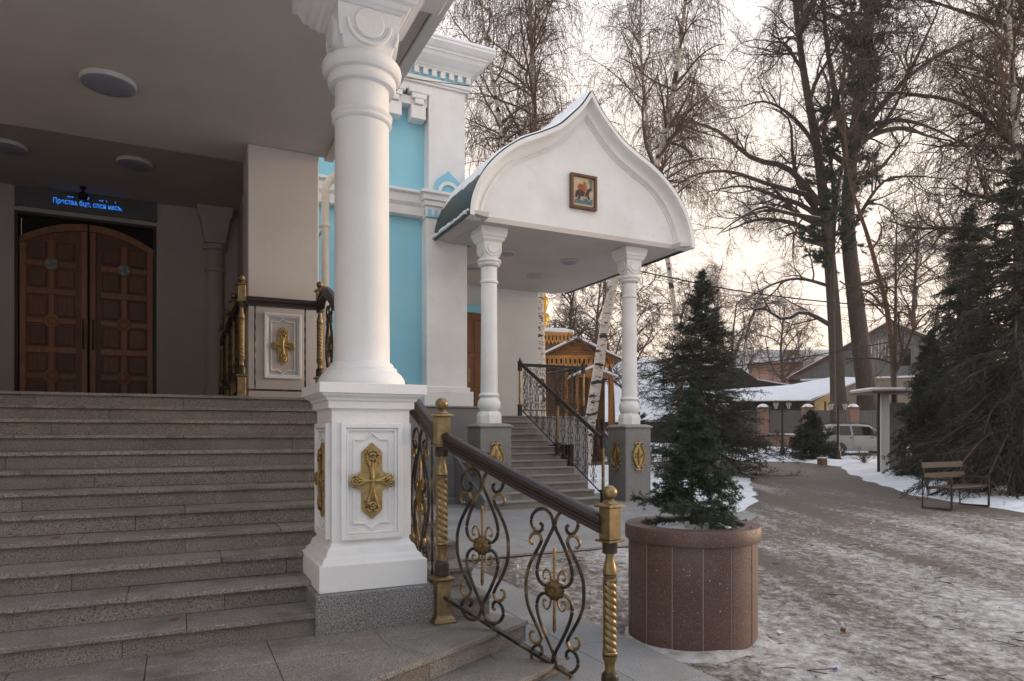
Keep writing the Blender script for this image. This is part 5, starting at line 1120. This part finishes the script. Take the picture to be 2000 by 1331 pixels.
# long snowy roof behind the small porch
lr = local_thing('long_snowy_house', 'long house under a broad snowy roof seen on both sides of the free porch column', 'house', view_frame(1265, 52, -.15))
B().box(-6.5, 7.5, 0, 8, -.5, 2.3).obj('wall', DWOOD, lr)
B().add([(-7, -.5, 2.3), (8, -.5, 2.3), (8, 5, 6.6), (-7, 5, 6.9), (-7, -.5, 2.1), (8, -.5, 2.1), (8, 5, 6.4), (-7, 5, 6.7)], [(0, 1, 2, 3), (7, 6, 5, 4), (0, 4, 5, 1), (1, 5, 6, 2), (2, 6, 7, 3), (3, 7, 4, 0)]).obj('snowy_roof', SNOW, lr)
lo = local_thing('snowy_lean_to', 'low lean-to with snow on its roof in front of the long snowy house', 'shed', view_frame(1240, 44))
B().box(-2.4, 6.5, 0, 2, -.3, 1.5).obj('wall', DARKW, lo)
B().add([(-2.7, -.4, 1.52), (6.8, -.4, 1.52), (6.8, 2.4, 2.7), (-2.7, 2.4, 2.7), (-2.7, -.4, 1.38), (6.8, -.4, 1.38), (6.8, 2.4, 2.5), (-2.7, 2.4, 2.5)], [(0, 1, 2, 3), (7, 6, 5, 4), (0, 4, 5, 1), (1, 5, 6, 2), (2, 6, 7, 3), (3, 7, 4, 0)]).obj('snowy_roof', SNOW, lo)
bs = local_thing('blue_shed', 'pale blue shed with an orange door beside the leaning birch', 'shed', view_frame(1165, 31))
B().prism([(-.8, -.1), (.62, -.1), (.62, .75), (-.5, 2.15), (-.8, 2.15)], 0, 2.2, 'y').obj('wall', BLUEB, bs)
B().prism([(.72, .70), (-.55, 2.2), (-.8, 2.2), (-.8, 2.28), (-.5, 2.28), (.78, .76)], -.1, 2.3, 'y').obj('roof', SNOW, bs)
B().box(-.62, -.22, -.04, -.003, -.1, 1.25).obj('door', OWOOD, bs)
# wooden kiosk with carved valances
kk = local_thing('wooden_kiosk', 'honey coloured wooden kiosk with carved valance boards and snow on its gabled roof', 'kiosk', view_frame(1132, 29))
def valance(parent, x0, x1, y, z, w, h, m, nm='valance_board'):
    n = max(1, int(round((x1-x0)/w))); w = (x1-x0)/n
    me = B().band([(-w*.46, 0), (-w*.46, -h*.62), (-w*.30, -h*.80), (0, -h), (w*.30, -h*.80), (w*.46, -h*.62), (w*.46, 0)], [(-w*.20, -.10*h), (-w*.22, -h*.46), (-w*.15, -h*.56), (0, -h*.66), (w*.15, -h*.56), (w*.22, -h*.46), (w*.20, -.10*h)], -.012, .012, 'y', True).mesh(nm, 0)
    me.materials.append(m)
    for i in range(n): share(nm, me, parent, (x0+w*(i+.5), y+random.uniform(-.004, .004), z))
    B().box(x0, x1, y-.02, y+.02, z, z+.09).obj('valance_rail', m, parent)
def kiosk_z(py, d=29): return EYE+(848-py)*d/1340-float(gz(*at(1132, 29)))
zr, ze, zv = kiosk_z(664), kiosk_z(702), kiosk_z(698)
B().box(-1.75, 1.15, .6, 3.2, 0, zv).obj('wall', DWOOD, kk)
B().prism([(-1.9, zv+.0), (1.55, zv+.0), (0.02, zr-.12), (-.3, zr-.12)], -.0, .1, 'y').obj('pediment', OWOOD, kk)
for s in range(5): B().box(-1.6+.12*s*2.2, 1.3-.12*s*2.2, -.012, -.002, zv+.06+.13*s, zv+.07+.13*s).obj('board_joint', DWOOD, kk)
for xa, xb in ((-1.95, -.13), (1.72, -.13)):
    B().prism([(xa, ze-.10), (xb, zr-.06), (xb, zr+.02), (xa, ze-.02)], -.35, 3.3, 'y').obj('roof', DWOOD, kk)
    B().prism([(xa, ze-.015), (xb, zr+.025), (xb, zr+.14), (xa, ze+.06)], -.36, 3.3, 'y').obj('roof_snow', SNOW, kk, .01)
valance(kk, -1.85, 1.45, -.06, zv-.02, .19, .46, VWOOD)
for x in (-1.7, -.55, .45, 1.3): B().box(x-.07, x+.07, .02, .16, 0, zv).obj('post', OWOOD, kk)
z_u = kiosk_z(640)
B().box(-1.5, -.70, 1.2, 2.6, zv, z_u-.1).obj('upper_wall', OWOOD, kk); B().prism([(-1.7, z_u-.05), (-.15, z_u-.15), (-.15, z_u), (-.6, z_u+.1), (-1.7, z_u+.12)], .8, 3, 'y').obj('upper_snow', SNOW, kk, .03)
B().box(-1.65, -.2, .82, 2.98, z_u-.28, z_u-.06).obj('upper_roof', DWOOD, kk); valance(kk, -1.66, -.2, .79, z_u-.18, .17, .42, VWOOD)
B().box(-1.65, -.2, .86, 2.9, zv+.2, z_u-.285).obj('drum', DWOOD, kk)
tw_ = kiosk_z(575)
B().lathe([(.10, z_u), (.28, z_u+.4), (.28, tw_-.9), (.34, tw_-.85), (.34, tw_-.55), (.30, tw_-.5), (.18, tw_-.45), (.30, tw_-.1), (.28, tw_+.2), (.08, tw_+.5), (.02, tw_+1)], 12, (-1.52, 1.9, 0)).obj('gilded_cupola', mat('lit_gilding', (.70, .42, .09), (.6, .35, .07), rough=.35, metal=.6), kk, 0, 40)
# lower little gable of the kiosk porch
kz_ = kiosk_z(722)
B().prism([(-.25, kz_-.42), (1.35, kz_-.42), (.42, kz_-.04)], -1.1, -1.0, 'y').obj('porch_pediment', OWOOD, kk)
for xa, xb in ((-.5, .42), (1.45, .42)): B().prism([(xa, kz_-.42), (xb, kz_-.02), (xb, kz_+.08), (xa, kz_-.34)], -1.2, .5, 'y').obj('porch_snow', SNOW, kk)
for x in (-.2, 1.2): B().box(x-.06, x+.06, -1.1, -.98, 0, kz_-.42).obj('post', OWOOD, kk)
B().box(-1.7, -.4, .3, .55, 0, 1.3).obj('counter', OWOOD, kk); B().box(.15, .8, .55, .6, .2, 2.0).obj('doorway', BLACK, kk); B().box(.86, 1.1, .57, .6, 1.0, 1.8).obj('window', GLASS, kk)
# parked car
cr_ = local_thing('parked_car', 'small silver hatchback with roof rails parked by the brick fence', 'car', view_frame(1672, 31.8, -.06))
L_, Wd = 3.5, .75
st_ = [(-1.74, .45, .80, .84, .60), (-1.70, .30, .88, 1.05, .68), (-1.5, .24, .93, 1.38, .73), (-1.2, .22, .94, 1.45, .75), (-.6, .22, .92, 1.47, .75), (0, .22, .90, 1.46, .75), (.35, .22, .89, 1.42, .75), (.62, .22, .88, 1.24, .75), (.98, .22, .88, .95, .74), (1.25, .24, .84, .90, .73), (1.55, .26, .74, .80, .69), (1.74, .32, .60, .64, .58)]
vs = []; fs = []
def sect(x, zb, zs, zr_, w):
    wr = w*.78; zr_ = max(zr_, zs+.02)
    return [(x, -w*.9, zb), (x, -w, zb+.12), (x, -w*1.0, (zb+zs)/2), (x, -w*.985, zs-.03), (x, -w*.95, zs), (x, -(w*.95+(wr-w*.95)*.85), zs+(zr_-zs)*.82), (x, -wr*.86, zr_-.015), (x, -wr*.5, zr_), (x, 0, zr_+.012)]
for q in st_:
    a = sect(*q); vs += a+[(x, -y, z) for x, y, z in a[-2::-1]]
n = 17
for i in range(len(st_)-1):
    for j in range(n): fs.append((i*n+j, i*n+(j+1) % n, (i+1)*n+(j+1) % n, (i+1)*n+j))
fs += [tuple(range(n)), tuple((len(st_)-1)*n+i for i in range(n))]
bd = B().add(vs, fs).obj('body', CARP, cr_, 0, 45)
for s in (-1, 1):
    y = s*.70
    for nm, q in (('side_window', [(-1.38, .97), (-.50, .95), (-.55, 1.37), (-1.25, 1.36)]), ('side_window', [(-.40, .95), (.60, .94), (.33, 1.33), (-.44, 1.37)]), ('quarter_window', [(-1.62, .99), (-1.46, .98), (-1.36, 1.33), (-1.50, 1.30)]), ('quarter_window', [(.66, .94), (.86, .93), (.45, 1.27)])):
        def wy(z): return s*(.716-.108*max(0, (z-.92))/.45)
        inn = [(x, wy(z)-s*.03, z) for x, z in q]; out = [(x, wy(z)+s*.012, z) for x, z in q]; k = len(q)
        B().add(inn+out, [tuple(range(k)), tuple(range(k, 2*k))]+[(i, (i+1) % k, k+(i+1) % k, k+i) for i in range(k)]).obj(nm, GLASS, bd)
    for x in (-1.08, 1.12):
        wl_ = B().lathe([(.02, -.07), (.27, -.08), (.275, .08), (.02, .07)], 24).xf(Matrix.Translation((x, s*.68, .275)) @ Matrix.Rotation(pi/2, 4, 'X')).obj('wheel', RUBBER, cr_, .015)
        B().lathe([(.02, -.012), (.17, -.016), (.19, 0), (.17, .012), (.02, .012)], 20).xf(Matrix.Translation((x, s*.76, .275)) @ Matrix.Rotation(pi/2, 4, 'X')).obj('rim', STEEL, wl_)
        B().band(halfr(x, .27, .36), halfr(x, .27, .285), s*.735-.02, s*.735+.02, 'y').obj('wheel_arch', GRIM, bd)
    for x in (-.52, .40): B().box(x-.07-.02, x+.07-.02, s*.752-.012, s*.752+.012, .82, .855).obj('door_handle', GRIM, bd, .006)
    for x in (-.45, .66, -1.2): B().box(x-.004, x+.004, s*.749-.006, s*.749+.004, .34, .92).obj('door_gap', BLACK, bd)
    B().box(.62, .76, s*.80-.07, s*.80+.07, .95, 1.07).obj('mirror', GRIM, bd, .03)
    B().tube([(-1.25, s*.50, 1.46), (-1.2, s*.50, 1.50), (.15, s*.50, 1.50), (.2, s*.50, 1.45)], .016, 6).obj('roof_rail', GRIM, bd)
    B().cbox((1.60, s*.50, .68), (.2, .2, .12)).obj('headlight', LGLASS, bd, .03); B().cbox((-1.70, s*.58, .95), (.08, .12, .25)).obj('tail_light', mat('tail_red', (.25, .01, .01), rough=.3) if s < 0 else bpy.data.materials['tail_red'], bd, .02)
# lamp posts
def lamp_post(px, d, label):
    t = local_thing('lamp_post', label, 'lamp post', view_frame(px, d), 'black twin lantern lamp posts')
    B().lathe([(.20, -.05), (.19, .05), (.13, .12), (.12, .30), (.075, .45), (.055, .52), (.05, .9), (.042, 2.2), (.06, 2.23), (.04, 2.28), (.03, 2.36)], 12).obj('post', IRON2, t, 0, 40)
    b = B()
    for s in (-1, 1): b.tube([(0, 0, 2.08), (s*.12, 0, 2.05), (s*.25, 0, 2.10), (s*.29, 0, 2.18)], .018, 6)
    b.obj('arm', IRON2, t)
    for s in (-1, 1):
        l = B().lathe([(.06, 2.18), (.135, 2.42), (.135, 2.43)], 6, (s*.29, 0, 0)).obj('lantern', LGLASS, t)
        B().lathe([(.15, 2.432), (.15, 2.45), (.06, 2.53), (.015, 2.58)], 6, (s*.29, 0, 0)).obj('lantern_cap', IRON2, l)
        b = B()
        for i in range(6): a = 2*pi*i/6; b.tube([(s*.29+.062*math.cos(a), .062*math.sin(a), 2.18), (s*.29+.138*math.cos(a), .138*math.sin(a), 2.43)], .010, 4)
        b.obj('cage', IRON2, l)
lamp_post(1528, 31.2, 'twin lantern lamp post in the snow before the brick fence, left of the bush')
lamp_post(1637, 29.4, 'twin lantern lamp post standing in front of the silver car')
# shelter on a black pole with a snow slab roof
hs = local_thing('snow_roofed_shelter', 'white plastered shelter with a snow covered slab roof on a black pole', 'shelter', view_frame(1716, 24))
B().tube([(0, 0, -.1), (0, 0, 2.78)], .05, 10).obj('pole', IRON2, hs, 0, 40)
B().box(-.42, 2.2, -.35, 1.2, 2.80, 2.86).obj('roof_slab', DWOOD, hs); B().box(-.46, 2.2, -.38, 1.2, 2.862, 2.99).obj('roof_snow', SNOW, hs, .05, seg=3)
B().box(.16, .44, .1, .4, -.1, 2.798).obj('plaster_pillar', STUCCO, hs, .01); B().box(.46, 1.3, .6, .7, -.1, 2.5).obj('back_panel', GREYB, hs)
B().lathe([(.05, 2.0), (.10, 2.18), (.03, 2.26)], 8, (.86, .0, 0)).obj('wall_lantern', IRON2, hs)
# bench
bn = local_thing('park_bench', 'park bench of brown slats on a black tube frame at the edge of the snow', 'bench', view_frame(1868, 14.5, .52))
for x in (-.72, .72):
    B().tube([(x, -.28, .0), (x, -.28, .62), (x, .30, .62), (x, .30, .0), (x, -.28, .0)], .024, 8).obj('side_frame', IRON2, bn)
    B().tube([(x, .20, .40), (x, .34, .98)], .022, 8).obj('back_strut', IRON2, bn)
B().tube([(-.72, -.2, .40), (.72, -.2, .40)], .018, 6).tube([(-.72, .2, .40), (.72, .2, .40)], .018, 6).obj('cross_tube', IRON2, bn)
for y in (-.20, -.08, .04, .16): B().box(-.78, .78, y-.052, y+.052, .42, .45).obj('seat_slat', BWOOD, bn, .005)
for z, y in ((.66, .245), (.88, .29)): B().box(-.78, .78, y-.015, y+.015, z-.06, z+.06).obj('back_slat', BWOOD, bn, .005)
# lumps of ice, grit and twigs trodden into the lane
b = B(); tb = B()
for i in range(520):
    d = 3.6+9*random.random()**1.6; l = float(ground_w(d))+.25+random.random()*6; x, y = d*FX+l*RX, d*FY+l*RY
    if (x < 3.15 and y < 8.2) or (y > 7.6 and x < 8): continue
    r = random.uniform(.008, .028)*(1 if random.random() < .9 else 1.8); p = [Vector((random.gauss(0, 1), random.gauss(0, 1), random.gauss(0, .6))).normalized()*r*random.uniform(.6, 1.2) for _ in range(4)]
    a = random.random()*6.3; q = [(x+r*math.cos(a+k*1.57)*random.uniform(.6, 1.2), y+r*math.sin(a+k*1.57)*random.uniform(.6, 1.2), -.045) for k in range(4)]
    q2 = [(x+(u[0]-x)*.55, y+(u[1]-y)*.55, -.035+r*random.uniform(.4, .8)) for u in q]; b.add(q+q2, [(4, 5, 6, 7), (0, 1, 5, 4), (1, 2, 6, 5), (2, 3, 7, 6), (3, 0, 4, 7)])
    if i % 5 == 0: tb.tube([(x+.1, y, -.03), (x+.1+random.uniform(-.09, .09), y+random.uniform(-.09, .09), -.022), (x+.1+random.uniform(-.16, .16), y+random.uniform(-.16, .16), -.03)], .003, 4)
tag(b.obj('ice_lumps', DSNOW, None), 'small dirty ice lumps scattered over the lane', None, None, 'stuff'); tag(tb.obj('fallen_twigs', TWIGD, None), 'thin fallen twigs scattered over the lane', None, None, 'stuff')
# small wooden crate by the bed, litter
q = gh(1606, 27.2); t = thing('wooden_box', 'small brown wooden box half sunk in snow by the right lamp post', 'box', tuple(q))
B().cbox((q.x, q.y, q.z+.14), (.3, .25, .26)).obj('box', DWOOD, t, .01)
B().cbox((q.x, q.y, q.z+.30), (.32, .27, .03)).obj('box_snow', SNOW, t, .01)
# overhead cables
def cable(label, pts, r):
    o = B().tube(spline(pts, 8), r, 6).obj('overhead_cable', CABLE, None, 0, 60); tag(o, label, 'cable', 'overhead cables'); return o
cable('thicker black cable sagging from behind the small porch past the tall spruce top', [P3(1000, 480, 30), P3(1256, 532, 30), P3(1500, 577, 30), P3(1800, 598, 30), P3(2150, 560, 30)], .028)
cable('thin cable just under the thicker one right of the small porch', [P3(1000, 488, 30.2), P3(1256, 536, 30.2), P3(1480, 585, 30.2), P3(1800, 604, 30.2), P3(2150, 570, 30.2)], .012)
cable('black cable rising past the twin dark trunks to the grey gable house', [P3(1180, 742, 34), P3(1460, 713, 34), P3(1600, 693, 34), P3(1742, 668, 34)], .03)
cable('thin cable strung across the church cornice', [P3(700, 138, 11), P3(790, 152, 11.5), P3(880, 164, 12), P3(960, 170, 12.5), P3(1150, 168, 16)], .006)
# litter
def litter(nm, label, cat, x, y, z, sx_, sy_, m, rz, h=.004):
    t = B().prism([(-sx_, -sy_*.6), (sx_*.6, -sy_), (sx_, sy_*.4), (-.2*sx_, sy_)], 0, h, 'z').xf(Matrix.Translation((x, y, z)) @ Matrix.Rotation(rz, 4, 'Z') @ Matrix.Rotation(.2, 4, 'X')).obj(nm, m, None); tag(t, label, cat)
LEAF = mat('dry_leaf', (.20, .085, .035), (.13, .055, .025), scale=30, rough=.8)
litter('dry_leaf', 'dry brown leaf on the lowest tread of the wide stairs', 'leaf', -.03, 4.80, ZP+R_+.006, .035, .018, LEAF, .3)
litter('dry_leaf', 'dry brown leaf on the stairs near the left edge of the photo, fourth tread up', 'leaf', -.78, Y0+T_*3+.12, ZP+4*R_+.006, .03, .014, LEAF, .1)
litter('paper_scrap', 'white scrap of paper on the dirty ground right of the planter', 'paper', *at(1522, 5.4), -.02, .045, .03, PSPOT, .5)
litter('blue_scrap', 'torn blue wrapper on the ice at the bottom right', 'wrapper', *at(1630, 4.55), -.02, .035, .012, mat('blue_foil', (.02, .035, .16), rough=.4), .2)
litter('stone_chip', 'yellow brown stone chip on the trodden snow', 'stone', *at(1646, 5.45), -.03, .03, .022, LEAF, .8, .03)

# unseen house added behind the camera to keep the low sky out of the porch
yh = thing('sky_block_house', 'unseen two storey house added behind the camera to keep low sky off the porch', 'house', (-4, -13, 0))
B().box(-22, 12, -22, -12, -.2, 9.6).obj('wall', STUCCO, yh)
B().prism([(-22.6, 9.6), (12.6, 9.6), (9, 12.6), (-19, 12.6)], -22.4, -11.6, 'y').obj('roof', GREENM, yh)
wm = B().box(-.6, .6, 0, .05, 0, 1.7).mesh('window'); wm.materials.append(DWOOD); pm = B().box(-.52, .52, .051, .06, .08, 1.62).mesh('pane'); pm.materials.append(GLASS)
for x in np.arange(-20, 11, 3.2):
    for z in (1.4, 5.0):
        w = share('window', wm, yh, (x, -12, z)); o = bpy.data.objects.new('pane', pm); COL.objects.link(o); o.parent = w

# thin winter haze
HAZE = .0006
hz = bpy.data.materials.new('winter_haze'); hz.use_nodes = True; hn, hl = hz.node_tree.nodes, hz.node_tree.links; hn.clear()
ho = hn.new('ShaderNodeOutputMaterial'); hv = hn.new('ShaderNodeVolumePrincipled'); hv.inputs['Color'].default_value = (.95, .89, .83, 1); hv.inputs['Density'].default_value = HAZE; hv.inputs['Anisotropy'].default_value = .2
hl.new(hv.outputs[0], ho.inputs['Volume'])
B().box(-760, 760, -760, 760, -1.3, 34).obj('haze', hz)['kind'] = 'stuff'
